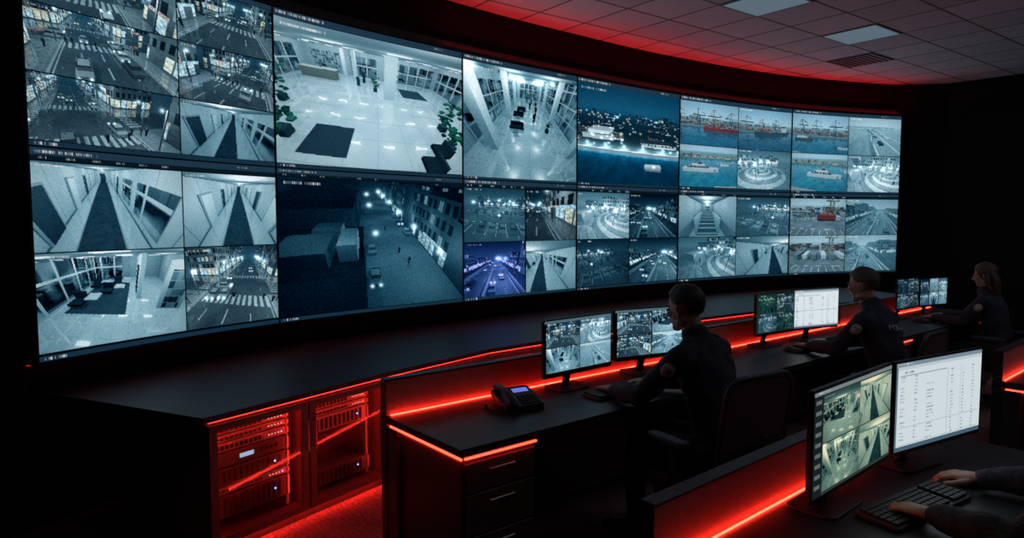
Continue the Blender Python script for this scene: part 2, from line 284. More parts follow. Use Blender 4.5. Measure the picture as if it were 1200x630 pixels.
def plaza(c,seed,expo=1.3,yaw=0.):
    r=np.random.RandomState(seed); s=Sc3(amb=.20,sky=((.03,.04,.05),(.1,.14,.16)),ground='plaza',gp=(5,9),fog=200,seed=seed)
    for i in range(6): x=-30+11*i; s.box(x,x+10,24+4*r.rand(),40,0,7+9*r.rand(),.35,'bldg')
    s.box(-16,-9,2,20,0,3.5,.45,'panel'); s.box(4,7,8,11,0,.6,.6); s.box(4.6,6.4,8.6,10.4,.6,1.6,.3)
    for i in range(9): s.man(r.uniform(-8,9),r.uniform(2,20))
    for i in range(3): s.plant(-6+5*i,17,3.,14,1.)
    for x,y in((-7,6),(8,8),(-5,20),(9,21),(1,3)): s.box(x-.07,x+.07,y-.07,y+.07,0,5,.1); s.light(x,y,5,15,.5)
    s.render(c,(0,-5,7.),yaw,24,80,expo)
def carpark(c,seed,expo=1.3,yaw=0.,tintcol=None):
    r=np.random.RandomState(seed); s=Sc3(amb=.16,sky=((.01,.015,.02),(.05,.07,.08)),ground='lot',fog=150,seed=seed)
    for j in range(3):
        for i in range(12):
            if r.rand()<.72: s.car(-16+2.7*i+1.4,14*j+2.6,.08+.6*r.rand(),'y',False)
    for i in range(5): s.box(-34+15*i,-21+15*i,48,60,0,6+8*r.rand(),.25,'bldg')
    for x,y in((-9,8),(5,8),(-9,24),(7,24),(-2,38)): s.box(x-.1,x+.1,y-.1,y+.1,0,7,.2); s.light(x,y,7,32,.6)
    s.man(1,8); s.man(-4,10); s.car(-2,11,.6,'x',True,1)
    s.render(c,(1,-5,8),yaw,24,80,expo*1.1)
    if tintcol is not None: c.a[:]=np.clip(c.a*np.array(tintcol),0,1)
def highway(c,seed,day=True,yaw=6.,tintcol=None,expo=1.2,hw=9.):
    r=np.random.RandomState(seed); s=Sc3(amb=.42 if day else .10,sky=((.45,.56,.62),(.74,.8,.83)) if day else ((.01,.015,.02),(.06,.08,.10)),ground='hwy',gp=(hw,),fog=260.,seed=seed,sun=(-.4,-.3,.8,.7) if day else None)
    for sg in(-1,1): s.box(sg*(hw+.4),sg*(hw+.8),-10,300,0,1.,.6)
    s.box(-.2,.2,-10,300,0,.9,.7)
    for i in range(9):
        for sg in(-1,1):
            if r.rand()<.8: y=5+17*i; s.box(sg*(hw+8),sg*(hw+26),y,y+13,0,5+14*r.rand(),.35,'bldg')
    for i in range(9): sg=r.choice([-1,1]); s.car(sg*(1.8+3.4*r.randint(0,2)),4+12*i*r.rand(),.1+.7*r.rand(),'y',not day,sg)
    for i in range(8): y=8+18*i; s.box(hw+1,hw+1.2,y,y+.2,0,9,.3); s.box(hw-3,hw+1.2,y,y+.15,8.8,9,.3); (None if day else s.light(hw-3,y,8.7,32,.7))
    s.box(-hw-2,hw+2,70,70.6,6.5,8.5,.3)
    s.render(c,(3,-6,9.),yaw,15,72,expo,con=1.25)
    if tintcol is not None: c.a[:]=np.clip(c.a*np.array(tintcol),0,1)
def stairs(c,seed):
    s=Sc3(amb=.3,ground='tile',gp=(.8,1.),seed=seed,refl=.1); s.box(-2.6,2.6,-1,16,-.01,6,.6,'panel',True)
    for i in range(14): s.box(-1.5,1.5,3+.5*i,11,0,.2*(i+1),.2 if i%2 else .45)
    for sg in(-1,1): s.box(sg*1.5,sg*1.6,3,11,0,3.2,.75); s.box(sg*1.55,sg*1.6,3,11,3.2,3.3,.1)
    s.box(-1,1,15.8,16,2.8,5.2,.1,'glassw')
    for y in(1,5,9,13): s.light(0,y,5.4,5,.2)
    s.render(c,(0,-.7,4.6),0,18,80,.9,con=1.35)
def yard(c,seed,truck=False):
    r=np.random.RandomState(seed); s=Sc3(amb=.42,sky=((.38,.54,.66),(.66,.78,.83)),ground='lot',fog=900,seed=seed,sun=(-.5,-.4,.7,.8))
    for j in range(3):
        for i in range(6):
            if r.rand()<.8: s.box(-42+15*i,-30+15*i,30+16*j,36+16*j,0,2.6*r.randint(1,4),.5,'cont')
    if truck: s.box(-2,9,14,17,1.,4.2,(.55,.06,.04)); s.box(9.3,12,14,17,.8,3.4,(.6,.6,.6)); s.box(-2,12,14.2,16.8,0,1,.04); s.box(-22,-8,20,26,0,5,.7,'glassw')
    else:
        for i in range(6): s.box(-14+5*i,-11.5+5*i,10,20,1,3.6,.7 if i%2 else .3)
    s.crane(18,70,30,(.3,.2,.1),14); s.render(c,(0,-8,11),4,20,70,.85,tint=.45,nsh=0,con=1.3,sat=1.1)
def bridge(c,seed):
    s=Sc3(amb=.46,sky=((.5,.58,.62),(.78,.83,.85)),ground='water',gcol=(.25,.3,.32),fog=400,seed=seed,sun=(-.4,-.3,.8,.7),refl=.2)
    s.box(0,16,-10,300,7,8,.4); s.box(0,.5,-10,300,8,9,.8); s.box(15.5,16,-10,300,8,9,.8); s.box(7.8,8.2,-10,300,8,8.6,.9)
    for i in range(9): s.box(1,15,20+22*i,22+22*i,0,7,.4); s.box(-.3,0,10+12*i,10.3+12*i,8,14,.3)
    for i in range(7): y=8+14*i; s.box(3,5,y,y+4.5,8,9.5,.1+.12*i); s.box(10.5,12.5,y+6,y+12,8,10,.7-.1*i)
    s.box(-200,200,260,300,0,14,.35,'bldg'); s.render(c,(-3,-8,19),-12,18,66,.9,tint=.8,con=1.3)

NAVY=(.035,.065,.085)
def header(c,h=.05):
    c.fill(NAVY); c.rect(0,0,1,h,(.13,.21,.27)); c.text(.015,h*.3,30,h*.35,.9); c.text(.82,h*.3,8,h*.3,.6)
    c.rect(0,.975,1,1,(.10,.19,.25)); c.text(.02,.980,12,.012)
def ui2(c,h=.05):
    header(c,h); c.rect(0,h*.9,1,h*1.45,(.06,.11,.14))
    for i in range(6): c.text(.03+.09*i,h*1.05,6,h*.25,.7)
def screen(col,row):
    Wd=[370,300,175,156,172,172][col]; Hd=[310,240,185,168,158,150][col]
    c=Cv(np.zeros((Hd,Wd,3))); header(c,.03 if col==0 and row==0 else .045); e=.0035
    def tile(x0,y0,x1,y1,fn,*a,**k): fn(c.sub(x0+e,y0+e,x1-e,y1-e),*a,**k)
    if (col,row)==(0,0):
        S=.565
        tile(0,.03,S,.345,street,1,-8.,15.,8.); tile(S,.03,1,.345,street,2,14.,20.)
        tile(0,.345,S,.66,street,3,-14.,22.,7.5,-3.,74.,(18,32),1.9,7); tile(S,.345,1,.66,street,4,26.,21.,7.,4.,74.,(12,22),1.5)
        tile(0,.66,S,.975,street,5,-22.,21.,8.5,-2.,74.,(9,20),1.5,5); tile(S,.66,1,.975,corridor,7,2.,.35,8.,27.,.4,2.55,96.,True,1.0)
    elif (col,row)==(0,1):
        ui2(c,.04); S=.565
        tile(0,.06,S,.49,corridor,1,1.7,.5,-6.,30.,.3,2.55,92.,True,1.35); tile(S,.06,1,.49,corridor,4,1.8,.42,9.,32.,-.2,2.55,92.,False,1.35)
        tile(0,.49,S,.965,offices); tile(S,.49,1,.965,street,9,16.,28.,9.,3.,74.,(8,18),1.7,5,8.)
    elif (col,row)==(1,0): tile(0,.045,1,.975,lobby)
    elif (col,row)==(1,1): ui2(c,.035); tile(0,.05,1,.975,darkstreet)
    elif (col,row)==(2,0): tile(0,.045,1,.98,gallery)
    elif (col,row)==(3,0): tile(0,.045,1,.98,nightport)
    else:
        if row==1: ui2(c,.04)
        y0=.06 if row else .045; ym=.515; yb=.975; x=.52
        F={(2,1):[(carpark,(3,2.2,8.)),(street,(14,-20.,14.,3.5,3.,70.,(30,40),1.1,3,5.)),(highway,(5,False,0.,(.92,.85,1.25),1.8)),(corridor,(6,2.2,.3,-18.,30.,.8,2.5,95.,True,1.3))],
           (3,1):[(plaza,(6,3.,14.)),(highway,(7,False,-10.,None,1.2)),(carpark,(8,1.2,-20.)),(highway,(9,False,16.,None,1.8))],
           (4,0):[(harbour,(1,)),(harbour,(2,(.30,.10,.08),True,-20.,(.03,.10,.14),-30.)),(seaboat,(3,)),(plaza,(4,2.6,-25.))],
           (4,1):[(stairs,(11,)),(carpark,(12,2.4,22.)),(plaza,(13,1.8,30.)),(corridor,(15,2.4,.25,20.,26.,-.8,2.5,95.,True,1.1))],
           (5,0):[(harbour,(5,(.03,.08,.14),False,12.,(.03,.15,.21),10.)),(bridge,(6,)),(seaboat,(7,14.,(.04,.22,.28))),(plaza,(18,3.6,10.))],
           (5,1):[(yard,(15,True)),(highway,(16,True,14.,None,.7)),(yard,(17,)),(highway,(18,True,-12.,None,.85))]}[(col,row)]
        for (f,a),(x0,y0_,x1,y1) in zip(F,((0,y0,x,ym),(x,y0,1,ym),(0,ym,x,yb),(x,ym,1,yb))): tile(x0,y0_,x1,y1,f,*a)
    return c

# ------------------------------------------------------------------ materials
def mat(name, c1, c2=None, rough=.5, metal=0., scale=20., bump=0., stretch=None, spec=.5):
    m = bpy.data.materials.new(name); m.use_nodes = True
    nt = m.node_tree; b = nt.nodes['Principled BSDF']
    c2 = c2 or tuple(x*.8 for x in c1)
    tc = nt.nodes.new('ShaderNodeTexCoord'); mp = nt.nodes.new('ShaderNodeMapping')
    nt.links.new(tc.outputs['Object'], mp.inputs['Vector'])
    if stretch: mp.inputs['Scale'].default_value = stretch
    n = nt.nodes.new('ShaderNodeTexNoise'); n.inputs['Scale'].default_value = scale; n.inputs['Detail'].default_value = 4
    nt.links.new(mp.outputs['Vector'], n.inputs['Vector'])
    r = nt.nodes.new('ShaderNodeValToRGB')
    r.color_ramp.elements[0].position = .35; r.color_ramp.elements[1].position = .65
    r.color_ramp.elements[0].color = (*c1, 1); r.color_ramp.elements[1].color = (*c2, 1)
    nt.links.new(n.outputs['Fac'], r.inputs['Fac']); nt.links.new(r.outputs['Color'], b.inputs['Base Color'])
    b.inputs['Roughness'].default_value = rough; b.inputs['Metallic'].default_value = metal
    b.inputs['Specular IOR Level'].default_value = spec
    if bump:
        bp = nt.nodes.new('ShaderNodeBump'); bp.inputs['Strength'].default_value = bump; bp.inputs['Distance'].default_value = .01
        nt.links.new(n.outputs['Fac'], bp.inputs['Height']); nt.links.new(bp.outputs['Normal'], b.inputs['Normal'])
    return m
M_BLACKPL = mat('black_plastic', (.016,.016,.018), rough=.4)
M_DARKPL = mat('dark_grey_plastic', (.05,.05,.055), rough=.45)
M_KEY = mat('key_plastic', (.04,.041,.046), rough=.5)
M_DESK = mat('desk_laminate', (.030,.031,.036), (.024,.025,.030), rough=.46, scale=60)
M_CARC = mat('console_panel', (.075,.052,.05), (.06,.043,.042), rough=.42, scale=30)
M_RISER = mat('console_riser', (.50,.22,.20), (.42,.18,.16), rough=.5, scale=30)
M_CAB = mat('cabinet_paint', (.20,.125,.12), (.17,.105,.10), rough=.45, scale=30)
M_RACK = mat('rack_metal', (.6,.54,.54), (.42,.38,.38), rough=.4, metal=.3, scale=40)
M_RACKD = mat('rack_dark', (.16,.13,.13), (.11,.095,.095), rough=.45, metal=.2, scale=40)
M_HANDLE = mat('handle_steel', (.5,.42,.4), rough=.3, metal=.8)
M_CHROME = mat('chair_metal', (.16,.16,.17), rough=.35, metal=.8)
M_WALL = mat('wall_charcoal', (.014,.0105,.011), (.010,.008,.0085), rough=.85, scale=5, spec=.2)
M_FABRIC = mat('chair_fabric', (.09,.05,.05), (.06,.035,.038), rough=.9, scale=300, bump=.3)
M_MESH = mat('chair_mesh', (.11,.06,.06), (.06,.035,.036), rough=.85, scale=500, bump=.4)
M_UNI = mat('navy_uniform', (.038,.044,.062), (.022,.027,.042), rough=.85, scale=60, bump=.5)
M_TROU = mat('navy_trousers', (.026,.029,.042), rough=.85, scale=40, bump=.3)
M_SKIN = mat('skin', (.54,.33,.24), (.47,.28,.20), rough=.5, scale=30)
M_NAIL = mat('nail', (.65,.45,.38), rough=.3)
M_HAIRD = mat('dark_hair', (.016,.012,.011), (.045,.034,.028), rough=.5, scale=90, bump=.8, stretch=(1,1,.3))
M_HAIRB = mat('brown_hair', (.06,.042,.032), (.12,.085,.062), rough=.5, scale=90, bump=.8, stretch=(1,1,.3))
M_HAIRL = mat('auburn_hair', (.07,.036,.024), (.13,.07,.042), rough=.45, scale=90, bump=.8, stretch=(1,1,.2))
M_EYE = mat('eye_white', (.6,.6,.6), rough=.2)
M_IRIS = mat('iris', (.03,.02,.015), rough=.2)
M_LIP = mat('lips', (.40,.17,.14), rough=.45)
M_SHOE = mat('shoe_leather', (.01,.01,.01), rough=.3)
M_PATCH = mat('sleeve_patch_cloth', (.75,.72,.62), (.10,.11,.18), rough=.8, scale=45)
M_PATCHB = mat('sleeve_patch_border', (.55,.5,.35), rough=.8)
M_LETTER = mat('lettering', (.55,.57,.6), rough=.8)
def emis(name, col, s):
    m = bpy.data.materials.new(name); m.use_nodes = True; nt = m.node_tree
    nt.nodes.remove(nt.nodes['Principled BSDF'])
    e = nt.nodes.new('ShaderNodeEmission'); e.inputs['Color'].default_value = (*col, 1); e.inputs['Strength'].default_value = s
    nt.links.new(e.outputs[0], nt.nodes['Material Output'].inputs[0]); return m
M_LED = emis('red_led', (1,.03,.014), 9.)
M_LEDD = emis('red_led_desk', (1,.03,.014), 17.)
M_LEDI = emis('red_led_cabinet', (1,.03,.014), 12.)
M_LEDK = emis('red_led_toekick', (1,.03,.02), 26.)
M_LEDS = emis('red_led_soft', (1,.03,.018), 3.2)
M_LEDC = emis('red_led_cove', (1,.03,.03), 9.)
M_LEDL = emis('red_led_low', (1,.03,.03), .6)
M_BLUE = emis('blue_led', (.1,.2,1), 8.)
M_DISP = emis('phone_display', (.12,.16,.6), 1.2)
M_RACKDISP = emis('rack_display', (.5,.75,1), .9)
M_REDDOT = emis('red_indicator', (1,.35,.3), 3.)
M_PANEL = emis('ceiling_light_diffuser', (.50,.72,.9), .20)
M_FILLPANEL = emis('added_fill_panel', (.75,.85,1.), 3.4)  # added fill light for the officers, not a known room lamp
def glassmat():
    m = bpy.data.materials.new('door_glass'); m.use_nodes = True; nt = m.node_tree
    nt.nodes.remove(nt.nodes['Principled BSDF'])
    t = nt.nodes.new('ShaderNodeBsdfTransparent'); t.inputs[0].default_value = (.88,.84,.84,1)
    g = nt.nodes.new('ShaderNodeBsdfGlossy'); g.inputs['Roughness'].default_value = .05
    mx = nt.nodes.new('ShaderNodeMixShader'); mx.inputs[0].default_value = .04
    nt.links.new(t.outputs[0], mx.inputs[1]); nt.links.new(g.outputs[0], mx.inputs[2])
    nt.links.new(mx.outputs[0], nt.nodes['Material Output'].inputs[0]); return m
M_GLASS = glassmat()
def picmat():
    m = bpy.data.materials.new('display_picture'); m.use_nodes = True; nt = m.node_tree
    nt.nodes.remove(nt.nodes['Principled BSDF'])
    a = nt.nodes.new('ShaderNodeAttribute'); a.attribute_name = 'pic'
    e = nt.nodes.new('ShaderNodeEmission'); e.inputs['Strength'].default_value = 1.
    nt.links.new(a.outputs['Color'], e.inputs['Color'])
    nt.links.new(e.outputs[0], nt.nodes['Material Output'].inputs[0]); return m
M_PIC = picmat()

# ------------------------------------------------------------------ mesh builder
def newobj(name, data, M=None, parent=None):
    o = bpy.data.objects.new(name, data); COL.objects.link(o)
    if parent is not None: o.parent = parent
    if M is not None: o.matrix_local = M
    return o
class MB:
    def __init__(s): s.v=[]; s.f=[]; s.m=[]; s.sm=[]; s.mats=[]
    def add(s, vs, fs, m, M=None, smooth=False):
        if m not in s.mats: s.mats.append(m)
        k = s.mats.index(m); o = len(s.v)
        for p in vs:
            p = Vector(p)
            if M is not None: p = M @ p
            s.v.append(tuple(p))
        for f in fs: s.f.append([i+o for i in f]); s.m.append(k); s.sm.append(smooth)
    def box(s, x0,x1,y0,y1,z0,z1, m, M=None):
        vs=[(x0,y0,z0),(x1,y0,z0),(x1,y1,z0),(x0,y1,z0),(x0,y0,z1),(x1,y0,z1),(x1,y1,z1),(x0,y1,z1)]
        s.add(vs,[(0,3,2,1),(4,5,6,7),(0,1,5,4),(1,2,6,5),(2,3,7,6),(3,0,4,7)],m,M)
    def prism(s, poly, z0, z1, m, M=None):
        n=len(poly); vs=[(x,y,z0) for x,y in poly]+[(x,y,z1) for x,y in poly]
        fs=[tuple(range(n))[::-1], tuple(range(n,2*n))]+[(i,(i+1)%n,(i+1)%n+n,i+n) for i in range(n)]
        s.add(vs,fs,m,M)
    def loft(s, pts, rad, m, seg=14, ref=(1,0,0), M=None, round_=True, closed=False):
        pts=[Vector(p) for p in pts]; rad=[(r,r) if not isinstance(r,(tuple,list)) else tuple(r) for r in rad]
        n=len(pts); T=[]
        for i in range(n):
            if closed: t=pts[(i+1)%n]-pts[i-1]
            else: t=pts[min(i+1,n-1)]-pts[max(i-1,0)]
            T.append(t.normalized())
        P=list(pts); R=list(rad); TT=list(T)
        if round_ and not closed:
            for a in (35,65):
                c,si=math.cos(math.radians(a)),math.sin(math.radians(a))
                r=min(rad[0]); P.insert(0,pts[0]-T[0]*r*si); R.insert(0,(rad[0][0]*c,rad[0][1]*c)); TT.insert(0,T[0])
                r=min(rad[-1]); P.append(pts[-1]+T[-1]*r*si); R.append((rad[-1][0]*c,rad[-1][1]*c)); TT.append(T[-1])
        vs=[]; ref=Vector(ref)
        for p,r,t in zip(P,R,TT):
            a=ref-t*ref.dot(t)
            if a.length<.15: a=Vector((0,0,1))-t*t.z
            if a.length<.15: a=Vector((0,1,0))-t*t.y
            a.normalize(); b=t.cross(a)
            for k in range(seg):
                th=2*math.pi*k/seg; vs.append(p+a*r[0]*math.cos(th)+b*r[1]*math.sin(th))
        N=len(P); fs=[]
        rng = N if closed else N-1
        for i in range(rng):
            j=(i+1)%N
            for k in range(seg):
                l=(k+1)%seg; fs.append((i*seg+k,i*seg+l,j*seg+l,j*seg+k))
        if not closed:
            fs.append(tuple(range(seg))[::-1]); fs.append(tuple((N-1)*seg+k for k in range(seg)))
        s.add(vs,fs,m,M,True)
    def cyl(s,p0,p1,r0,m,r1=None,seg=18,M=None):
        s.loft([p0,p1],[r0,r0 if r1 is None else r1],m,seg,M=M,round_=False)
    def ell(s,c,r,m,M=None,rot=None,nu=20,nv=12):
        vs=[];fs=[]; c=Vector(c)
        for i in range(1,nv):
            ph=math.pi*i/nv
            for k in range(nu):
                th=2*math.pi*k/nu
                p=Vector((r[0]*math.sin(ph)*math.cos(th),r[1]*math.sin(ph)*math.sin(th),r[2]*math.cos(ph)))
                if rot is not None: p=rot@p
                vs.append(c+p)
        tp=Vector((0,0,r[2])); bt=Vector((0,0,-r[2]))
        if rot is not None: tp=rot@tp; bt=rot@bt
        vs.append(c+tp); vs.append(c+bt); n=len(vs)
        for i in range(nv-2):
            for k in range(nu):
                l=(k+1)%nu; fs.append((i*nu+k,(i+1)*nu+k,(i+1)*nu+l,i*nu+l))
        for k in range(nu):
            l=(k+1)%nu; fs.append((n-2,k,l)); fs.append((n-1,(nv-2)*nu+l,(nv-2)*nu+k))
        s.add(vs,fs,m,M,True)
    def rprism(s,wx,wy,z0,z1,r,m,M=None,e=.008,seg=6):
        def outline(ins):
            hx,hy=wx/2-ins,wy/2-ins; rr=max(r-ins,.001); o=[]
            for cx,cy,a0 in((hx-rr,hy-rr,0),(-hx+rr,hy-rr,90),(-hx+rr,-hy+rr,180),(hx-rr,-hy+rr,270)):
                for k in range(seg+1):
                    a=math.radians(a0+90*k/seg); o.append((cx+rr*math.cos(a),cy+rr*math.sin(a)))
            return o
        lv=[(e,z0),(e*.3,z0+e*.3),(0,z0+e),(0,z1-e),(e*.3,z1-e*.3),(e,z1)]
        vs=[];n=4*(seg+1)
        for ins,z in lv: vs+=[(x,y,z) for x,y in outline(ins)]
        fs=[tuple(range(n))[::-1],tuple((len(lv)-1)*n+k for k in range(n))]
        for i in range(len(lv)-1):
            for k in range(n):
                l=(k+1)%n; fs.append((i*n+k,i*n+l,(i+1)*n+l,(i+1)*n+k))
        s.add(vs,fs,m,M,False)
    def obj(s,name,M=None,parent=None,bevel=0,seg=2):
        me=bpy.data.meshes.new(name); me.from_pydata(s.v,[],s.f)
        for mm in s.mats: me.materials.append(mm)
        me.polygons.foreach_set('material_index',s.m); me.polygons.foreach_set('use_smooth',s.sm); me.update()
        o=newobj(name,me,M,parent)
        if bevel:
            b=o.modifiers.new('bevel','BEVEL'); b.width=bevel; b.segments=seg; b.limit_method='ANGLE'; b.angle_limit=math.radians(50)
        return o
def frame(x,y,ang,z=0): return Matrix.Translation((x,y,z))@Matrix.Rotation(math.radians(ang),4,'Z')
def RX(a): return Matrix.Rotation(math.radians(a),4,'X')
def RY(a): return Matrix.Rotation(math.radians(a),4,'Y')
def RZ(a): return Matrix.Rotation(math.radians(a),4,'Z')
def TR(x,y,z): return Matrix.Translation((x,y,z))

def picture(name,cv,pos,parent=None,M=None,gain=1.):
    h,w=cv.h,cv.w; V,U=np.mgrid[0:h,0:w]; U=U.ravel()/(w-1); V=V.ravel()/(h-1); co=pos(U,V)
    me=bpy.data.meshes.new(name); me.vertices.add(w*h); me.vertices.foreach_set('co',co.astype(np.float32).ravel())
    i=np.arange(w*h).reshape(h,w); q=np.stack([i[:-1,:-1],i[1:,:-1],i[1:,1:],i[:-1,1:]],-1).reshape(-1,4)
    me.loops.add(q.size); me.loops.foreach_set('vertex_index',q.ravel().astype(np.int32))
    me.polygons.add(len(q)); me.polygons.foreach_set('loop_start',(np.arange(len(q))*4).astype(np.int32))
    me.update(calc_edges=True); me.validate()
    at=me.color_attributes.new('pic','FLOAT_COLOR','POINT')
    lin=(np.clip(cv.a,0,1)**2.2*gain).reshape(-1,3); at.data.foreach_set('color',np.concatenate([lin,np.ones((w*h,1))],1).astype(np.float32).ravel())
    me.materials.append(M_PIC); return newobj(name,me,M,parent)

# ------------------------------------------------------------------ room geometry
PW=[(-2.53,3.60),(-1.73,5.04),(-.458,6.40),(.70,7.43),(2.06,8.49),(3.88,9.57),(5.77,10.23)]
EXT=[(-3.05,2.0)]+PW+[(7.7,10.55)]
def spl(t):
    t=np.asarray(t,float); k=np.clip(np.floor(t).astype(int),0,5); u=t-k; P=np.array(EXT)
    p0,p1,p2,p3=P[k],P[k+1],P[k+2],P[k+3]; u=u[...,None]
    return .5*((2*p1)+(-p0+p2)*u+(2*p0-5*p1+4*p2-p3)*u*u+(-p0+3*p1-3*p2+p3)*u**3)
def spln(t):
    a=spl(np.asarray(t)-.001); b=spl(np.asarray(t)+.001); d=b-a; d/=np.linalg.norm(d,axis=-1,keepdims=True)
    return np.stack([-d[...,1],d[...,0]],-1)
ZB,ZM,ZT,ZC=.946,2.096,3.246,3.73
def strip_prism(mb,path_in,path_out,z0,z1,m):
    n=len(path_in); vs=[]
    for a,b in zip(path_in,path_out): vs+=[(a[0],a[1],z0),(b[0],b[1],z0),(b[0],b[1],z1),(a[0],a[1],z1)]
    fs=[]
    for i in range(n-1):
        for k in range(4):
            l=(k+1)%4; fs.append((i*4+k,i*4+l,(i+1)*4+l,(i+1)*4+k))
    fs.append((3,2,1,0)); fs.append(tuple((n-1)*4+k for k in range(4)))
    mb.add(vs,fs,m)
ts=np.linspace(0,6,61); ctr=spl(ts); nrm=spln(ts)
wall_in=[(-3.7,1.0),(-3.25,2.3)]+[tuple(p) for p in ctr+nrm*.13]+[(6.45,10.25),(7.0,9.62),(8.2,8.2),(8.8,6.5)]
def offs(path,d):
    out=[]; n=len(path)
    for i in range(n):
        a=Vector(path[max(i-1,0)]); b=Vector(path[min(i+1,n-1)]); t=(b-a).normalized(); out.append((path[i][0]-t.y*d,path[i][1]+t.x*d))
    return out
mb=MB(); strip_prism(mb,wall_in,offs(wall_in,.15),0,ZC,M_WALL)
for k in np.arange(0,6.01,.5):
    p=spl(k); n=spln(min(max(k,.002),5.998)); d=np.array([n[1],-n[0]]); q=[tuple(p-d*.006+n*.122),tuple(p+d*.006+n*.122),tuple(p+d*.006+n*.135),tuple(p-d*.006+n*.135)]
    mb.prism(q,.75,ZB-.05,M_BLACKPL)
mb.obj('wall_front')
mb=MB(); mb.box(-3.85,-3.7,-2.4,1.0,0,ZC,M_WALL); mb.obj('wall_left')
mb=MB(); mb.box(8.8,8.95,-2.4,6.5,0,ZC,M_WALL); mb.obj('wall_right')
mb=MB(); mb.box(-3.7,8.8,-2.4,-2.25,0,ZC,M_WALL); mb.obj('wall_back')

m=mat('carpet',(.42,.24,.23),(.26,.15,.145),rough=.95,scale=3)
nt=m.node_tree; b=nt.nodes['Principled BSDF']; tc=nt.nodes.new('ShaderNodeTexCoord')
mp=nt.nodes.new('ShaderNodeMapping'); mp.inputs['Rotation'].default_value=(0,0,math.radians(-39)); nt.links.new(tc.outputs['Object'],mp.inputs['Vector'])
wv=nt.nodes.new('ShaderNodeTexWave'); wv.inputs['Scale'].default_value=9; wv.inputs['Distortion'].default_value=9; wv.inputs['Detail'].default_value=4; wv.inputs['Detail Scale'].default_value=2.; nt.links.new(mp.outputs[0],wv.inputs['Vector'])
n2=nt.nodes.new('ShaderNodeTexNoise'); n2.inputs['Scale'].default_value=120; nt.links.new(tc.outputs['Object'],n2.inputs['Vector'])
mx=nt.nodes.new('ShaderNodeMix'); mx.data_type='RGBA'; mx.blend_type='MULTIPLY'; mx.inputs[0].default_value=.55
r0=b.inputs['Base Color'].links[0].from_socket; ad=nt.nodes.new('ShaderNodeMath'); ad.operation='MULTIPLY_ADD'; ad.inputs[2].default_value=.2
nt.links.new(wv.outputs['Fac'],ad.inputs[0]); nt.links.new(n2.outputs['Fac'],ad.inputs[1])
nt.links.new(r0,mx.inputs[6]); nt.links.new(ad.outputs[0],mx.inputs[7]); nt.links.new(mx.outputs[2],b.inputs['Base Color'])
bp=nt.nodes.new('ShaderNodeBump'); bp.inputs['Strength'].default_value=.5; bp.inputs['Distance'].default_value=.01; nt.links.new(ad.outputs[0],bp.inputs['Height']); nt.links.new(bp.outputs[0],b.inputs['Normal'])
mb=MB(); mb.box(-4,9.1,-2.5,11,-.1,0,m); mb.obj('floor')

m=bpy.data.materials.new('ceiling_tiles'); m.use_nodes=True; nt=m.node_tree; b=nt.nodes['Principled BSDF']
tc=nt.nodes.new('ShaderNodeTexCoord'); mp=nt.nodes.new('ShaderNodeMapping'); mp.vector_type='TEXTURE'
mp.inputs['Location'].default_value=(2.37,6.52,0); mp.inputs['Rotation'].default_value=(0,0,math.radians(37))
nt.links.new(tc.outputs['Object'],mp.inputs['Vector'])
sh=nt.nodes.new('ShaderNodeVectorMath'); sh.operation='ADD'; sh.inputs[1].default_value=(.3,.3,0); nt.links.new(mp.outputs[0],sh.inputs[0])
br=nt.nodes.new('ShaderNodeTexBrick'); br.offset=0; br.inputs['Scale'].default_value=1; br.inputs['Brick Width'].default_value=.6; br.inputs['Row Height'].default_value=.6
br.inputs['Mortar Size'].default_value=.014; br.inputs['Mortar Smooth'].default_value=.1; br.inputs['Color1'].default_value=(.85,.85,.87,1); br.inputs['Color2'].default_value=(.70,.70,.72,1); br.inputs['Mortar'].default_value=(.2,.2,.21,1)
nt.links.new(sh.outputs[0],br.inputs['Vector'])
nn=nt.nodes.new('ShaderNodeTexNoise'); nn.inputs['Scale'].default_value=60; nt.links.new(tc.outputs['Object'],nn.inputs['Vector'])
mx=nt.nodes.new('ShaderNodeMix'); mx.data_type='RGBA'; mx.blend_type='MULTIPLY'; mx.inputs[0].default_value=.25
nt.links.new(br.outputs['Color'],mx.inputs[6]); nt.links.new(nn.outputs['Fac'],mx.inputs[7]); nt.links.new(mx.outputs[2],b.inputs['Base Color']); b.inputs['Roughness'].default_value=.9
mb=MB(); mb.box(-4,9.1,-2.5,11,ZC,ZC+.1,m); mb.obj('ceiling')
M_TRIM=mat('ceiling_trim_metal',(.3,.3,.32),rough=.5)
def panel(k,j,name='ceiling_light_or_fill_panel',me_=None):
    d=Vector((math.cos(math.radians(37)),math.sin(math.radians(37)),0)); n=Vector((-d.y,d.x,0))
    p=Vector((2.37,6.52,0))+d*.6*k+n*.6*j
    mb=MB()
    if name=='ceiling_light_or_fill_panel':
        mb.box(-.28,.28,-.28,.28,-.008,0,me_ or M_PANEL)
        for a in((-.3,.3,-.3,-.28),(-.3,.3,.28,.3),(-.3,-.28,-.28,.28),(.28,.3,-.28,.28)): mb.box(*a,-.012,0,M_TRIM)
    else:
        for i in range(9): mb.box(-.28,.28,-.28+.065*i,-.25+.065*i,-.012,-.002,M_DARKPL)
        mb.box(-.29,.29,-.29,.3,-.003,0,M_BLACKPL)
    mb.obj(name,frame(p.x,p.y,37,ZC))
panel(0,0); panel(3,0); panel(-3,0); panel(0,-6,me_=M_FILLPANEL); panel(3,-6,me_=M_FILLPANEL); panel(-3,-6,me_=M_FILLPANEL); panel(6,-6,me_=M_FILLPANEL); panel(0,-10,me_=M_FILLPANEL); panel(4,-10,me_=M_FILLPANEL); panel(5,1,'ceiling_vent')  # rear rows are added fill panels out of view; front row is the ceiling lights

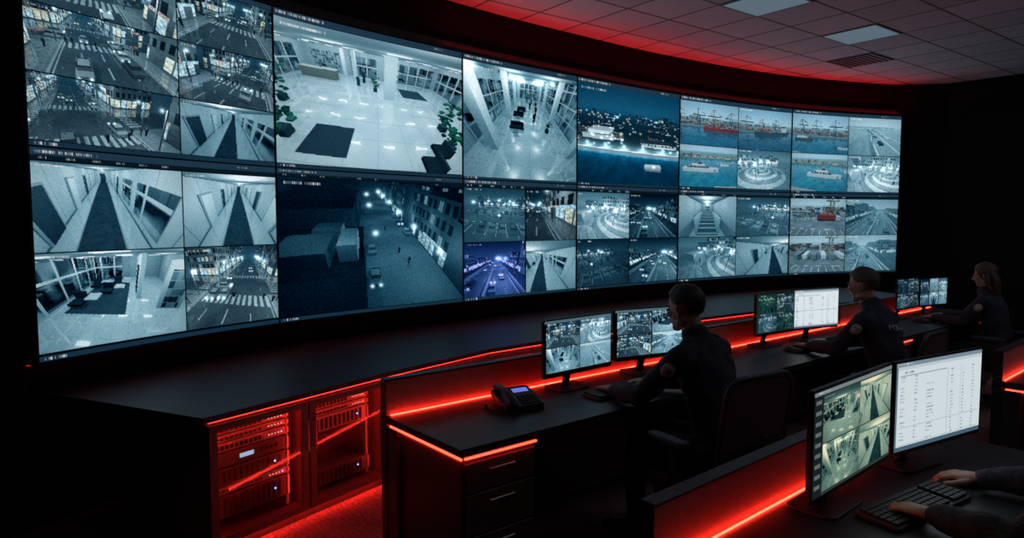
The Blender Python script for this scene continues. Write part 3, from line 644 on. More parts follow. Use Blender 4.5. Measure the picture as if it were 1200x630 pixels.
# ------------------------------------------------------------------ video wall
vw=newobj('video_wall',None)
mb=MB(); tf=np.linspace(-.0,6,73); cf=spl(tf); nf=spln(tf)
strip_prism(mb,[tuple(p) for p in cf+nf*.015],[tuple(p) for p in cf+nf*.12],ZB-.02,ZT+.02,M_BLACKPL)
strip_prism(mb,[tuple(p) for p in cf+nf*.075],[tuple(p) for p in cf+nf*.085],ZT+.02,ZT+.10,M_BLACKPL)
for z in (ZB-.02,ZM-.004,ZT+.006): strip_prism(mb,[tuple(p) for p in cf-nf*.006],[tuple(p) for p in cf+nf*.02],z,z+(.014 if z!=ZM-.004 else .008),M_BLACKPL)
strip_prism(mb,[tuple(p) for p in cf-nf*.006],[tuple(p) for p in cf-nf*.001],ZT+.02,ZT+.030,M_BLACKPL)
for k in range(7):
    t=float(k); p=spl(t); n=spln(min(max(t,.002),5.998)); d=np.array([n[1],-n[0]])
    q=[tuple(p-d*.006-n*.005),tuple(p+d*.006-n*.005),tuple(p+d*.006+n*.02),tuple(p-d*.006+n*.02)]
    mb.prism(q,ZB-.02,ZT+.02,M_BLACKPL)
mb.obj('display_frame',parent=vw)
tc2=np.linspace(1.9,6,50); c2=spl(tc2); n2_=spln(tc2)
mb=MB(); strip_prism(mb,[tuple(p) for p in c2+n2_*.02],[tuple(p) for p in c2+n2_*.065],ZT+.0202,ZT+.0225,M_LEDC); mb.obj('cove_led_strip',parent=vw)
mb=MB(); strip_prism(mb,[tuple(p) for p in cf+nf*.085],[tuple(p) for p in cf+nf*.10],ZB-.026,ZB-.02,M_LEDL); mb.obj('lower_led_strip',parent=vw)
T0=time.time()
for col in range(6):
    for row in range(2):
        c=screen(col,row); z1=ZT-.002 if row==0 else ZM-.005; z0=ZM+.005 if row==0 else ZB
        def pos(U,V,col=col,z0=z0,z1=z1):
            t=col+.004+U*.992; p=spl(t); return np.stack([p[:,0],p[:,1],z1+(z0-z1)*V],-1)
        picture('display_panel_%d'%(col*2+row+1),c,pos,parent=vw,gain=1.08)
print('SCREENS',time.time()-T0)

# ------------------------------------------------------------------ equipment cabinets along the wall
PC=[(-1.50,3.28),(-.81,4.27),(-.19,5.06),(.72,5.85),(1.75,6.65),(2.85,7.42),(4.0,8.05),(5.2,8.55)]
dense=spl(np.linspace(0.002,5.998,400)); dn=spln(np.linspace(0.002,5.998,400))
def wallpt(p,off=.10):
    d=np.hypot(dense[:,0]-p[0],dense[:,1]-p[1]); i=int(d.argmin()); q=dense[i]+dn[i]*off; return (float(q[0]),float(q[1]))
def rack_units(mb,x0,x1,y,z0,z1,seed,fill=1.):
    z=z1-.02
    mb.box(x0,x0+.02,y,y+.03,z0,z1,M_RACK); mb.box(x1-.02,x1,y,y+.03,z0,z1,M_RACK)
    seq=[.034,.034,.044,.075,.09,.034,.12,.034] if seed==1 else [.044,.034,.09,.034,.044,.12,.09]
    i_=0
    while z>z0+.06:
        h=seq[i_%len(seq)]; i_+=1
        if seed!=1 and .2<(z1-z)<.2+(1-fill)*.3: z-=h+.01; continue
        mm=M_RACK if i_ in(1,2,3,6) else M_RACKD; a,b_=x0+.015,x1-.015
        if z-h<z0+.02: break
        mb.box(a,b_,y-.012,y+.32,z-h,z,mm)
        mb.box(a-.008,a+.008,y-.018,y-.01,z-h+.004,z-.004,M_HANDLE); mb.box(b_-.008,b_+.008,y-.018,y-.01,z-h+.004,z-.004,M_HANDLE)
        w=b_-a
        if h<.05:
            for i in range(10): mb.box(a+.03+i*w*.06,a+.03+i*w*.06+w*.04,y-.016,y-.011,z-h+.010,z-.012,M_BLACKPL)
            for i in range(4): mb.box(b_-.12+i*.02,b_-.115+i*.02,y-.016,y-.011,z-h*.6,z-h*.6+.005,M_REDDOT)
            mb.box(b_-.04,b_-.034,y-.016,y-.011,z-h*.6,z-h*.6+.006,M_BLUE if i_%3==0 else M_REDDOT)
        elif h<.08:
            mb.box(a+w*.36,a+w*.54,y-.016,y-.011,z-h*.65,z-h*.35,M_RACKDISP if seed==1 and i_==4 else M_BLACKPL)
            for i in range(4): mb.cyl((a+w*.65+i*.03,y-.022,z-h*.5),(a+w*.65+i*.03,y-.01,z-h*.5),.009,M_BLACKPL,seg=10)
        else:
            for i in range(12): mb.box(a+.03+i*(w-.06)/12,a+.03+i*(w-.06)/12+.014,y-.018,y-.011,z-h+.012,z-.012,M_BLACKPL)
            mb.box(a+w*.8,a+w*.8+.009,y-.022,y-.015,z-h*.5,z-h*.5+.009,M_BLUE)
        z-=h+.008
for i in range(len(PC)-1):
    a=Vector(PC[i]); b=Vector(PC[i+1]); L=(b-a).length; ang=math.degrees(math.atan2((b-a).y,(b-a).x)); F=frame(a.x,a.y,ang); Fi=F.inverted()
    wa=Fi@Vector((*wallpt(PC[i]),0)); wb=Fi@Vector((*wallpt(PC[i+1]),0))
    mb=MB(); xa=0 if i else -.03
    mb.prism([(xa,-.03),(L,-.03),(wb.x,wb.y),(wa.x+(0 if i else -.03),wa.y)],.72,.75,M_DESK)
    D=.55
    mb.box(.0,.02,.0,D,.07,.70,M_CAB) ; mb.box(L-.02,L-.001,.0,D,.07,.70,M_CAB); mb.box(.02,L-.02,D-.02,D,.07,.70,M_CAB)
    mb.box(.02,L-.02,.0,D-.02,.07,.09,M_CAB); mb.box(.0,L-.001,.05,D,0,.07,M_CARC); mb.box(0,L-.001,.02,D,.70,.72,M_CAB)
    mb.box(.005,L-.005,-.016,-.008,.710,.716,M_LEDS)
    mb.box(.02,L-.02,.022,.040,.066,.0695,M_LEDK)
    nd=2; w=L/nd
    for k in range(nd):
        x0=k*w+.004; x1=(k+1)*w-.004
        if k: mb.box(k*w-.012,k*w+.012,.0,D,.09,.70,M_CAB)
        glass = not (i==1 and k==0)
        if glass:
            for q in((x0,x1,.66,.695),(x0,x1,.075,.115),(x0,x0+.045,.115,.66),(x1-.045,x1,.115,.66)): mb.box(q[0],q[1],-.02,0,q[2],q[3],M_CAB)
            mb.box(x0+.045,x1-.045,-.012,-.008,.115,.66,M_GLASS)
            rack_units(mb,x0+.05,x1-.05,.10,.10,.66,1 if (i==0 and k==0) else 10+i*2+k,.95 if i==0 and k==0 else .5)
            mb.box(x0+.05,x1-.05,.004,.03,.672,.682,M_LEDI)
            mb.box(x0+.012,x0+.030,.003,.010,.12,.655,M_LEDI); mb.box(x1-.030,x1-.012,.003,.010,.12,.655,M_LEDI)
        else:
            mb.box(x0,x1,-.02,0,.40,.695,M_CAB); mb.box(x0,x1,-.02,0,.075,.392,M_CAB)
        hx=x1-.022 if k==0 else x0+.022
        mb.box(hx-.005,hx+.005,-.05,-.042,.42,.60,M_HANDLE); mb.box(hx-.005,hx+.005,-.045,-.02,.43,.44,M_HANDLE); mb.box(hx-.005,hx+.005,-.045,-.02,.58,.59,M_HANDLE)
    mb.obj('equipment_cabinet',F,bevel=.002,seg=1)

# ------------------------------------------------------------------ console desks
def desk(M,s0,s1,peds,depth=.64,riser=.17,back=True):
    mb=MB()
    mb.box(s0,s1,0,depth,.715,.75,M_DESK)
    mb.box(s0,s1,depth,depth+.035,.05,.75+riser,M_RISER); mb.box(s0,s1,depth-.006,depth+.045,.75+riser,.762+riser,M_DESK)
    mb.box(s0-.004,s0,depth-.006,depth+.045,.05,.762+riser,M_DESK)
    mb.box(s0+.05,s1-.05,depth+.002,depth+.03,0,.05,M_BLACKPL)
    mb.box(s0+.02,s1-.005,depth-.016,depth-.008,.751,.757,M_LEDD)
    if back: mb.box(s0+.02,s1-.02,depth+.036,depth+.046,.045,.055,M_LEDK)
    mb.box(s0,s1,depth-.10,depth,.12,.70,M_CARC)
    for p0,p1 in peds:
        mb.box(p0,p1,.03,depth-.1,.05,.685,M_CARC); mb.box(p0+.02,p1-.02,.05,depth-.12,0,.05,M_BLACKPL)
        z=.68
        for h in(.14,.19,.28):
            mb.box(p0+.012,p1-.012,.012,.03,z-h+.006,z-.004,M_CARC); mb.box((p0+p1)/2-.07,(p0+p1)/2+.07,.0,.006,z-.05,z-.042,M_HANDLE)
            mb.box((p0+p1)/2-.07,(p0+p1)/2-.062,.0,.014,z-.05,z-.042,M_HANDLE); mb.box((p0+p1)/2+.062,(p0+p1)/2+.07,.0,.014,z-.05,z-.042,M_HANDLE); z-=h
        mb.box(p0+.01,p1-.01,.045,depth-.1,.685,.715,M_CARC)
        mb.box(p0+.005,p1-.005,.004,.014,.698,.707,M_LED)
        if p0-s0<.1: mb.box(p0-.014,p0-.004,.01,depth-.02,.698,.707,M_LED)
    if not peds or peds[-1][1]<s1-.2: mb.box(s1-.03,s1-.002,.05,depth-.1,0,.715,M_CARC)
    if not peds or peds[0][0]>s0+.2: mb.box(s0+.002,s0+.03,.05,depth-.1,0,.715,M_CARC)
    return mb.obj('control_desk',M,bevel=.002,seg=1)
R1=frame(-.213,2.78,39)
desk(R1,0,2.58,[(.02,.43),(2.12,2.56)]); desk(R1,2.582,4.65,[(4.20,4.62)]); desk(R1,4.652,6.75,[(6.32,6.72)])
A2=41; R2=frame(.384,1.81,A2)@TR(0,-.62,0)
desk(R2,0,1.95,[],depth=.62,back=False); desk(R2,3.35,5.4,[(3.37,3.8)],depth=.62,back=False)
def r1(s,n,z=0): v=R1@Vector((s,n,z)); return v.x,v.y

# ------------------------------------------------------------------ monitors
def tiles(c,n,m,fns,x0=0,y0=0,x1=1,y1=1,e=.006):
    k=0
    for j in range(m):
        for i in range(n):
            s=c.sub(x0+(x1-x0)*i/n+e,y0+(y1-y0)*j/m+e,x0+(x1-x0)*(i+1)/n-e,y0+(y1-y0)*(j+1)/m-e); f,a=fns[k%len(fns)]; f(s,*a); k+=1
def doc(c,seed=1,v=.88):
    c.fill((v*.93,v*.98,v)); c.rect(0,0,1,.045,(.50,.58,.63)); c.text(.02,.012,20,.02,.95); c.rect(0,.045,1,.085,(.78,.83,.86)); c.rect(0,.045,.02,1,(.4,.48,.53)); c.rect(0,.95,1,1,(.30,.40,.47))
    r=np.random.RandomState(seed); c.text(.05,.105,14,.026,.2)
    for i in range(20):
        y=.165+.039*i
        for x,n in((.05,9),(.20,7),(.34,14),(.62,6),(.76,5),(.88,6)):
            if r.rand()<.85: c.text(x,y,int(n*(.6+.5*r.rand())),.015,.22)
        if i%5==4: c.rect(.04,y+.024,.97,y+.028,(.65,.7,.72))
    c.rect(.58,.15,.583,.93,(.6,.66,.7)); c.rect(.74,.15,.742,.93,(.7,.76,.8)); c.rect(.045,.148,.57,.16,(.55,.66,.74))
def monitor(x,y,ang,w,h,z0,cv,back=.06,gain=.9):
    M=frame(x,y,ang); e=newobj('computer_monitor',None,M)
    mb=MB()
    mb.rprism(w,h,0,.018,.008,M_BLACKPL,M=TR(0,.018,z0+h/2)@RX(90),e=.003)
    mb.rprism(w*.62,h*.62,0,.022,.03,M_BLACKPL,M=TR(0,.040,z0+h/2)@RX(90),e=.008)
    mb.loft([(0,.045,z0+h*.45),(0,.05+back*.5,z0+.02),(0,.045+back,.775),(0,.045+back,.757)],[(.03,.012),(.028,.010),(.03,.012),(.04,.02)],M_DARKPL,round_=False)
    mb.rprism(.24,.17,.7505,.760,.03,M_DARKPL,M=TR(0,.03+back,0),e=.003)
    for i in range(3): mb.box(w/2-.05-.02*i,w/2-.04-.02*i,-.001,.002,z0+.004,z0+.007,M_DARKPL)
    mb.obj('housing',parent=e); b=.008
    picture('screen',cv,lambda U,V:np.stack([-w/2+b+(w-2*b)*U,np.full(U.shape,-.0012),z0+h-b-(h-2*b-.008)*V],-1),parent=e,gain=gain)
    return e
def newc(w,h): return Cv(np.full((h,w,3),.04))
c=newc(150,96); c.rect(0,0,1,.05,(.3,.38,.42)); tiles(c,2,2,[(street,(41,)),(plaza,(42,3.)),(gallery,()),(bridge,(2,))],.02,.05,1,.96); monitor(.377,3.80,41,.553,.32,.85,c,gain=1.15)
c=newc(150,96); c.rect(0,0,1,.05,(.3,.38,.42)); tiles(c,2,2,[(street,(44,20.)),(offices,()),(street,(46,-15.)),(highway,(48,))],.03,.05,1,.96); monitor(.86,4.20,27,.553,.32,.85,c,gain=1.15)
c=newc(110,80); c.fill((.15,.19,.17)); tiles(c,2,2,[(carpark,(51,1.6,0.,(1.,1.05,.85))),(street,(52,)),(plaza,(53,1.4)),(carpark,(54,1.6,10.,(.95,1.,.85)))],.06,.03,1,.97); monitor(1.99,5.12,36,.50,.32,.85,c,gain=.7)
c=newc(110,80); doc(c,3,.95); monitor(2.41,5.37,25,.50,.32,.85,c)
c=newc(80,60); tiles(c,2,2,[(carpark,(61,)),(street,(62,)),(plaza,(63,)),(street,(64,))]); monitor(3.85,6.60,36,.45,.30,.85,c,gain=.6)
c=newc(90,64); tiles(c,3,2,[(street,(65,)),(bridge,(4,)),(plaza,(66,3.)),(carpark,(67,3.)),(corridor,(5,)),(highway,(68,))],0,.05,1,1); monitor(4.24,6.83,27,.45,.30,.85,c)
c=newc(210,210); c.fill((.22,.25,.24)); c.rect(0,0,1,.04,(.5,.55,.56)); c.text(.05,.01,14,.015); c.rect(0,.04,.1,1,(.13,.16,.17))
for i in range(9): c.rect(.02,.08+.1*i,.08,.12+.1*i,(.4,.45,.45))
W_=(1.12,1.03,.84)
def tinted(f,*a):
    def g_(s): f(s,*a); s.a[:]=np.clip(s.a*np.array(W_),0,1)
    return (g_,())
tiles(c,2,2,[tinted(offices),tinted(corridor,12,1.8,.3,-12.,34.,0.,2.5,88.,False,1.7),tinted(gallery),tinted(corridor,13,2.,.4,14.,30.,0.,2.5,92.,True,1.6)],.1,.05,1,.97,.004); monitor(1.112,2.172,42,.62,.345,.858,c,gain=.8)
c=newc(260,170); doc(c,7,.93); monitor(1.612,2.532,30,.59,.345,.858,c,back=.09,gain=.85)

# ------------------------------------------------------------------ keyboard, mouse, phone
def keyboard(x,y,ang,w=.44):
    mb=MB(); mb.rprism(w,.145,0,.014,.01,M_DARKPL,M=TR(0,0,.0005)@RX(2),e=.003)
    n=19; kw=(w-.02)/n
    for j in range(6):
        for i in range(n):
            if i in(14,) : continue
            if j==0 and 3<i<9: continue
            mb.box(-w/2+.01+i*kw+.0015,-w/2+.01+(i+1)*kw-.0015,-.062+j*.0205,-.062+j*.0205+.0175,.012,.022+.0012*j,M_KEY)
    mb.box(-w/2+.01+4*kw,-w/2+.01+9*kw-.002,-.062,-.0445,.012,.022,M_KEY)
    mb.obj('keyboard',frame(x,y,ang,.7535),bevel=.001,seg=1)
def mouse(x,y,ang):
    mb=MB(); mb.loft([(0,-.05,.012),(0,-.02,.016),(0,.02,.015),(0,.05,.010)],[(.024,.012),(.032,.016),(.031,.015),(.024,.010)],M_BLACKPL); mb.cyl((-.004,.03,.028),(.004,.03,.028),.007,M_DARKPL,seg=10)
    mb.obj('computer_mouse',frame(x,y,ang,.751))
keyboard(*r1(1.22,.235),39); mouse(*r1(1.53,.22),45)
keyboard(*r1(3.30,.235),39); mouse(*r1(3.62,.22),45)
keyboard(*r1(5.62,.235),39); mouse(*r1(5.95,.22),45)
keyboard(1.335,2.205,33,.47); mouse(1.648,2.415,45)
def phone(x,y,ang):
    mb=MB(); W=TR(0,0,.043)@RX(16)
    mb.rprism(.22,.20,-.012,.018,.02,M_BLACKPL,M=W,e=.006)
    mb.prism([(-.09,.0),(.09,.0),(.09,.09),(-.09,.09)],0,.05,M_BLACKPL); mb.box(-.10,.10,-.1,-.06,0,.012,M_BLACKPL)
    mb.rprism(.115,.06,.018,.034,.006,M_BLACKPL,M=TR(.04,.055,.043)@RX(24),e=.003); mb.box(-.045,.045,-.018,.018,.0345,.0355,M_DISP,M=TR(.04,.055,.043)@RX(24))
    for i in range(4):
        for j in range(4): mb.rprism(.02,.014,.018,.024,.003,M_DARKPL,M=W@TR(.0+.027*i,-.075+.022*j,0),e=.002)
    W2=W@TR(-.075,0,0)
    mb.loft([(0,-.095,.034),(0,-.06,.048),(0,0,.054),(0,.06,.048),(0,.095,.034)],[(.024,.012),(.02,.010),(.017,.010),(.02,.010),(.024,.012)],M_DARKPL,M=W2)
    mb.ell((0,-.085,.030),(.025,.025,.014),M_DARKPL,M=W2); mb.ell((0,.085,.030),(.025,.025,.014),M_DARKPL,M=W2)
    pts=[]
    for i in range(90):
        t=i/89; a=t*2*math.pi*14; pts.append((-.14-.03*math.sin(t*3.14)+.007*math.cos(a),-.09+.17*t,.010+.007*math.sin(a)))
    mb.loft(pts,[.0022]*90,M_BLACKPL,seg=6)
    mb.obj('desk_phone',frame(x,y,ang,.751))
phone(*r1(.60,.36),30)

# ------------------------------------------------------------------ chairs
def chair(M,back_top=.98):
    e=newobj('office_chair',None,M)
    mb=MB(); mb.rprism(.50,.48,.385,.455,.09,M_FABRIC,M=TR(0,.02,0),e=.025,seg=8); mb.obj('seat',parent=e)
    mb=MB(); hB=back_top-.54; K=TR(0,-.235,.54+hB/2)@RX(8)@RX(90)
    mb.rprism(.43,hB-.03,-.008,.008,.08,M_MESH,M=K,e=.006,seg=8)
    pts=[]; hx,hy,r=.225,hB/2,.09
    for cx,cy,a0 in((hx-r,hy-r,0),(-hx+r,hy-r,90),(-hx+r,-hy+r,180),(hx-r,-hy+r,270)):
        for k in range(9): a=math.radians(a0+90*k/8); pts.append(K@Vector((cx+r*math.cos(a),cy+r*math.sin(a),.0)))
    mb.loft(pts,[.014]*len(pts),M_DARKPL,seg=10,ref=(0,1,0),closed=True)
    mb.box(-.2,.2,-.008,.008,-.02,.02,M_BLACKPL,M=TR(0,-.255,.66)@RX(8))
    mb.obj('backrest',parent=e)
    mb=MB(); mb.loft([(0,-.05,.36),(0,-.25,.37),(0,-.30,.44),(0,-.285,.60),(0,-.29,.72)],[(.04,.014),(.04,.014),(.035,.014),(.03,.012),(.025,.01)],M_BLACKPL)
    mb.rprism(.22,.24,.345,.386,.03,M_BLACKPL,M=TR(0,0,0),e=.006)
    mb.cyl((0,0,.12),(0,0,.35),.026,M_CHROME); mb.cyl((0,0,.08),(0,0,.2),.036,M_BLACKPL); mb.obj('column',parent=e)
    mb=MB()
    for sx in(-1,1):
        mb.loft([(sx*.12,.0,.372),(sx*.27,.0,.38),(sx*.295,.0,.44),(sx*.295,.0,.66)],[(.022,.012)]*4,M_DARKPL,ref=(0,1,0)); mb.rprism(.075,.25,.655,.685,.03,M_DARKPL,M=TR(sx*.295,.02,0),e=.010)
    mb.obj('armrests',parent=e)
    mb=MB()
    for k in range(5):
        a=2*math.pi*k/5+.3; c_,s_=math.cos(a),math.sin(a); mb.loft([(.02*c_,.02*s_,.10),(.16*c_,.16*s_,.09),(.30*c_,.30*s_,.072)],[(.026,.02),(.022,.016),(.016,.012)],M_BLACKPL,ref=(0,0,1))
        p=Vector((.30*c_,.30*s_,.028)); t=Vector((-s_,c_,0))
        mb.cyl(p-t*.026,p-t*.006,.028,M_BLACKPL,seg=14); mb.cyl(p+t*.006,p+t*.026,.028,M_BLACKPL,seg=14); mb.cyl(p,p+Vector((0,0,.045)),.008,M_CHROME,seg=8)
    mb.obj('star_base',parent=e)
    return e

# ------------------------------------------------------------------ people
ctex=bpy.data.textures.new('cloth_folds','CLOUDS'); ctex.noise_scale=.09; ctex.noise_depth=2
def remesh(o,vox,sm=4,disp=0.,fac=.5):
    r=o.modifiers.new('r','REMESH'); r.mode='VOXEL'; r.voxel_size=vox; r.use_smooth_shade=True
    s=o.modifiers.new('s','SMOOTH'); s.factor=fac; s.iterations=sm
    if disp:
        d=o.modifiers.new('d','DISPLACE'); d.texture=ctex; d.strength=disp; d.mid_level=.5; d.texture_coords='LOCAL'
def hand(parent,wrist,fwd,side,curl=1.,name='hand',nails=False,spread=1.):
    f=Vector(fwd).normalized(); up=Vector((0,0,1)); rt=f.cross(up).normalized(); up=rt.cross(f)
    H_=Matrix.Identity(4)
    for i in range(3): H_[i][0]=rt[i]; H_[i][1]=f[i]; H_[i][2]=up[i]; H_[i][3]=wrist[i]
    mb=MB(); mb.loft([(0,-.05,0),(0,0,0),(0,.03,.002),(0,.065,.002),(0,.088,-.001)],[(.024,.019),(.026,.018),(.034,.017),(.040,.014),(.037,.010)],M_SKIN,M=H_,seg=18)
    tips=[]; th=-side
    for k,(x,L,yo) in enumerate(((-.030,.068,.080),(-.010,.078,.086),(.011,.073,.085),(.030,.056,.077))):
        x=x*(-th)
        L1,L2,L3=L*.45,L*.32,L*.23; a1=math.radians(14*curl); a2=math.radians(42*curl); a3=math.radians(62*curl); sp=x*.35*spread
        p0=Vector((x*.85,yo-.02,0)); p1=Vector((x,yo,.003))
        p2=p1+Vector((sp*L1*8,math.cos(a1)*L1,-math.sin(a1)*L1)); p3=p2+Vector((sp*L2*5,math.cos(a2)*L2,-math.sin(a2)*L2)); p4=p3+Vector((0,math.cos(a3)*L3,-math.sin(a3)*L3))
        mb.loft([p0,p1,(p1+p2)/2,p2,(p2+p3)/2,p3,p4],[.0095,.0098,.0086,.0090,.0078,.0080,.0068],M_SKIN,M=H_,seg=12)
        tips.append((p4,p3))
    q0=Vector((th*.018,.018,-.004)); q1=Vector((th*.042,.042,-.010)); q2=Vector((th*.056,.072,-.014)); q3=Vector((th*.056,.098,-.019))
    mb.loft([q0,q1,q2,q3],[.013,.0125,.0105,.008],M_SKIN,M=H_,seg=12)
    o=mb.obj(name,parent=parent); remesh(o,.003,3)
    if nails:
        mb=MB()
        for p4,p3 in tips+[(q3,q2)]:
            d=(p4-p3).normalized(); n=Vector((0,-d.z,d.y)) if abs(d.x)<.5 else Vector((0,0,1)); c_=p4+n*.0052-d*.001
            R=Matrix((Vector((1,0,0)),d,n)).transposed(); mb.ell(c_,(.0045,.006,.0018),M_NAIL,M=H_,rot=R,nu=10,nv=6)
        mb.obj(name+'_nails',parent=parent)
def officer(M,hair,L,R,head=(0,.215,1.245),hyaw=0,hpitch=-8,female=False,nails=False,letters=False,le=None,re=None):
    e=newobj('security_officer',None,M); w=.9 if female else 1.
    mb=MB()
    mb.loft([(0,-.02,.53),(0,-.01,.60),(0,.03,.72),(0,.06,.85),(0,.09,.96),(0,.12,1.04),(0,.135,1.09),(0,.15,1.125)],
            [(.165,.115),(.165,.12),(.150*w,.110),(.164*w,.118),(.182*w,.122),(.168*w,.100),(.105*w,.078),(.066,.062)],M_UNI,seg=24)
    sx=.172*w
    mb.loft([(-sx,.115,1.035),(0,.125,1.05),(sx,.115,1.035)],[(.060,.060),(.07,.07),(.060,.060)],M_UNI,ref=(0,1,0),seg=16)
    for s,wr,el in((-1,L,le),(1,R,re)):
        shd=Vector((s*(sx+.012),.12,1.03)); el=Vector(el) if el else Vector((s*.265,.27,.83)); wr=Vector(wr)
        fw=(wr-el).normalized()
        mb.loft([shd,shd.lerp(el,.4),el-(el-shd)*.05],[.064,.060,.053],M_UNI,seg=14); mb.loft([el,el.lerp(wr,.35),el.lerp(wr,.75),wr-fw*.02],[.053,.053,.045,.039],M_UNI,seg=14)
    mb.loft([(-.0,.150,1.10),(0,.155,1.135),(0,.162,1.155)],[(.074,.072),(.070,.068),(.066,.065)],M_UNI,round_=False,seg=20)
    o=mb.obj('jacket',parent=e); remesh(o,.011,4,.024); jacket=o
    mb=MB()
    for s in(-1,1):
        mb.loft([(s*.085,-.02,.545),(s*.11,.2,.55),(s*.13,.40,.55)],[(.092,.082),(.084,.078),(.066,.066)],M_TROU,seg=16); mb.loft([(s*.13,.40,.55),(s*.13,.41,.38),(s*.13,.42,.22),(s*.13,.42,.09)],[.066,.064,.052,.046],M_TROU,seg=16)
    mb.loft([(-.09,-.02,.56),(.09,-.02,.56)],[.095,.095],M_TROU,ref=(0,1,0))
    o=mb.obj('trousers',parent=e); remesh(o,.012,3,.012)
    mb=MB()
    for s in(-1,1): mb.loft([(s*.13,.40,.045),(s*.13,.46,.045),(s*.135,.54,.035),(s*.138,.60,.030)],[(.040,.042),(.042,.042),(.045,.034),(.036,.026)],M_SHOE,seg=16)
    mb.obj('shoes',parent=e)
    mb=MB()
    for s in(-1,1):
        mb.ell((s*.125*w,.122,1.108),(.052,.024,.010),M_TROU,rot=RY(s*14).to_3x3(),nu=16,nv=8)
    mb.obj('epaulettes',parent=e)
    hd=Vector(head); HM=TR(*hd)@RZ(hyaw)@RX(hpitch)
    k=.94 if female else 1.; HM=HM@Matrix.Scale(k,4)
    mb=MB()
    mb.ell((0,-.012,.03),(.075,.094,.088),M_SKIN,M=HM,nu=28,nv=18); mb.ell((0,.028,-.03),(.060,.062,.080),M_SKIN,M=HM,nu=24,nv=16); mb.ell((0,.058,-.092),(.028,.026,.022),M_SKIN,M=HM)
    mb.ell((0,.072,.022),(.052,.018,.014),M_SKIN,M=HM); mb.loft([(0,.082,.015),(0,.098,-.012),(0,.108,-.030)],[(.008,.009),(.011,.011),(.015,.012)],M_SKIN,M=HM); mb.ell((-.012,.094,-.033),(.009,.01,.007),M_SKIN,M=HM); mb.ell((.012,.094,-.033),(.009,.01,.007),M_SKIN,M=HM)
    for s in(-1,1):
        mb.ell((s*.042,.060,-.02),(.018,.022,.018),M_SKIN,M=HM); mb.ell((s*.055,.005,-.07),(.012,.03,.022),M_SKIN,M=HM)
        R_=(RZ(-s*22)@RX(-8)).to_3x3(); mb.ell((s*.079,-.012,-.005),(.008,.018,.031),M_SKIN,M=HM,rot=R_); mb.ell((s*.076,-.008,-.028),(.007,.010,.012),M_SKIN,M=HM)
    nb=Vector((0,.150,1.09)); nt_=HM@Vector((0,-.02,-.05)); mb.loft([nb,nb.lerp(nt_,.5),nt_],[(.056,.056),(.053,.055),(.052,.056)],M_SKIN,seg=20)
    o=mb.obj('head',parent=e); remesh(o,.004,3)
    mb=MB()
    for s in(-1,1): mb.ell((s*.031,.078,.0),(.013,.012,.010),M_EYE,M=HM); mb.ell((s*.031,.088,.0),(.006,.004,.006),M_IRIS,M=HM); mb.loft([(s*.015,.092,.021),(s*.032,.092,.026),(s*.048,.080,.020)],[(.004,.003)]*3,hair,M=HM,seg=8)
    mb.obj('eyes',parent=e)
    mb=MB(); mb.ell((0,.088,-.058),(.022,.009,.005),M_LIP,M=HM); mb.ell((0,.087,-.066),(.019,.009,.006),M_LIP,M=HM); mb.obj('mouth',parent=e)
    vs=[];fs=[];nu,nv=56,36; hr=np.random.RandomState(3)
    rad=(.084,.104,.101) if not female else (.088,.108,.106)
    for i in range(nv+1):
        ph=math.pi*i/nv
        for j in range(nu):
            a=2*math.pi*j/nu; d=(math.sin(ph)*math.sin(a),math.sin(ph)*math.cos(a),math.cos(ph)); az=abs(math.atan2(d[0],d[1]))
            th=np.interp(az,[0,.6,.95,1.2,1.45,1.75,2.1,3.14],[.42,.45,.36,-.02,-.12,.02,-.62,-.72]) if not female else np.interp(az,[0,.5,.9,1.3,3.14],[.40,.42,.1,-.8,-.9])
            ins=min(1,max(0,(d[2]-th+.06)/.14)); k_=.82+.18*ins*ins*(3-2*ins)
            fade=1.0
            if not female and az>1.1 : fade=1-.045*min(1,max(0,(.25-d[2])/.6))
            if not female and az<1.2 and d[2]>.5: fade=1.03
            k_*=fade*(1+.012*(hr.rand()-.5))
            vs.append((rad[0]*d[0]*k_,-.012+rad[1]*d[1]*k_,.032+rad[2]*d[2]*k_))
    for i in range(nv):
        for j in range(nu): l=(j+1)%nu; fs.append((i*nu+j,(i+1)*nu+j,(i+1)*nu+l,i*nu+l))
    mb=MB(); mb.add(vs,fs,hair,HM,True)
    if female:
        for s in(-1,-.4,.4,1):
            mb.loft([(s*.045,-.07,.03),(s*.05,-.095,-.05),(s*.052,-.10,-.12),(s*.045,-.095,-.19),(s*.03,-.085,-.235)],[(.03,.026),(.032,.026),(.03,.024),(.024,.018),(.008,.008)],hair,M=HM,seg=12)
        for s in(-1,1): mb.loft([(s*.07,-.02,.03),(s*.082,-.03,-.05),(s*.075,-.05,-.13),(s*.06,-.07,-.2)],[(.014,.03),(.014,.028),(.016,.025),(.008,.012)],hair,M=HM,seg=12)
    mb.obj('hair',parent=e)
    for nm,s,wr,el in(('hand_left',-1,L,le),('hand_right',1,R,re)):
        elv=Vector(el) if el else Vector((s*.265,.27,.83)); f=(Vector(wr)-elv); f.z=-.02; f.x*=.5
        hand(e,wr,f,s,1.,nm,nails)
    mb=MB(); s=-1; shd=Vector((s*(sx+.012),.12,1.03)); el_=Vector(le) if le else Vector((s*.265,.27,.83)); p=shd.lerp(el_,.28)
    d=(el_-shd).normalized(); o_=(Vector((-1,-.45,0))-d*Vector((-1,-.45,0)).dot(d)).normalized(); R_=Matrix((d.cross(o_),d,o_)).transposed()
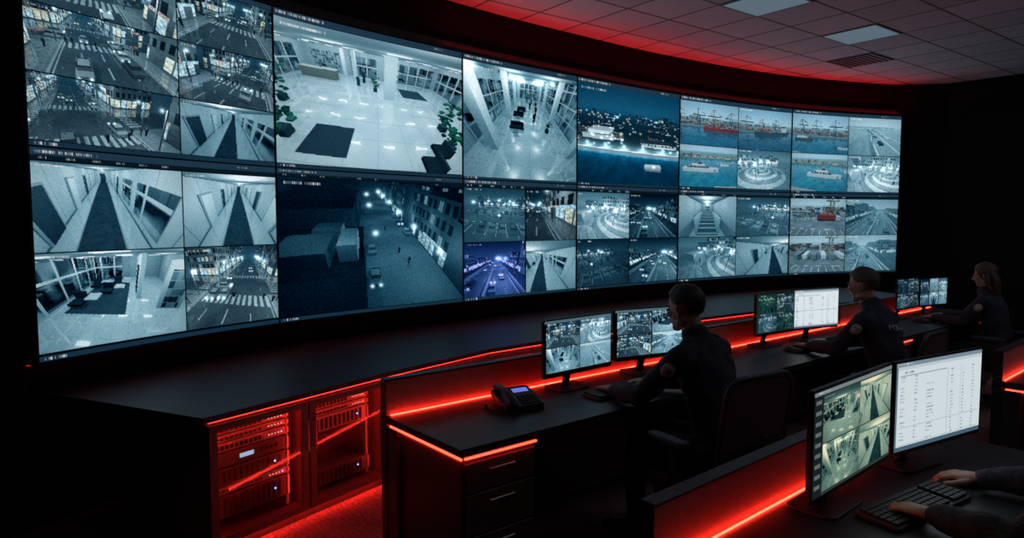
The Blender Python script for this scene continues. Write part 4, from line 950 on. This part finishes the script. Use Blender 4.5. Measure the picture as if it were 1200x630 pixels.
    mb.ell(p+o_*.054,(.033,.040,.012),M_PATCHB,rot=R_,nu=16,nv=8); mb.ell(p+o_*.057,(.026,.032,.012),M_PATCH,rot=R_,nu=16,nv=8); mb.obj('sleeve_patch',parent=e)
    if letters:
        cu=bpy.data.curves.new('back_lettering','FONT'); cu.body='POLICE'; cu.size=.08; cu.align_x='CENTER'; cu.align_y='CENTER'; cu.extrude=.001
        to=newobj('tmp',cu); dg=bpy.context.evaluated_depsgraph_get(); me=bpy.data.meshes.new_from_object(to.evaluated_get(dg)); bpy.data.objects.remove(to)
        me.materials.clear(); me.materials.append(M_LETTER); lo=newobj('back_lettering',me,TR(0,-.06,1.0)@RX(90),e)
        sw=lo.modifiers.new('sw','SHRINKWRAP'); sw.target=jacket; sw.wrap_method='NEAREST_SURFACEPOINT'; sw.wrap_mode='ABOVE_SURFACE'; sw.offset=.004
    return e
def seat(s,n,ang=39): x,y=r1(s,n); return frame(x,y,ang)
F1=seat(1.33,-.35,43); chair(seat(1.27,-.36,32),1.0); officer(F1,M_HAIRD,(-.17,.545,.795),(.13,.52,.795),head=(0,.215,1.25),hyaw=0,le=(-.29,.28,.83))
F2=seat(3.33,-.35,40); chair(F2); officer(F2,M_HAIRB,(-.13,.53,.795),(.16,.53,.795),head=(0,.21,1.25),hyaw=2,letters=True)
F3=seat(5.70,-.33,40); chair(F3,.95); officer(F3@Matrix.Scale(.95,4),M_HAIRL,(-.13,.55,.835),(.15,.55,.835),head=(0,.16,1.27),hyaw=4,female=True)
F4=frame(1.80,1.80,40); chair(F4); officer(F4,M_HAIRD,(-.225,.515,.797),(.235,.515,.797),nails=True,le=(-.30,.27,.82),re=(.30,.27,.83))

# ------------------------------------------------------------------ camera, world
cam=bpy.data.cameras.new('camera'); cam.sensor_width=36; cam.lens=24; co=newobj('camera',cam); co.location=(0,0,1.7); co.rotation_euler=(math.radians(86),0,0); sc.camera=co
cam.clip_start=.05
w=bpy.data.worlds.new('world'); sc.world=w; w.use_nodes=True; w.node_tree.nodes['Background'].inputs[0].default_value=(.3,.45,.7,1); w.node_tree.nodes['Background'].inputs[1].default_value=.004
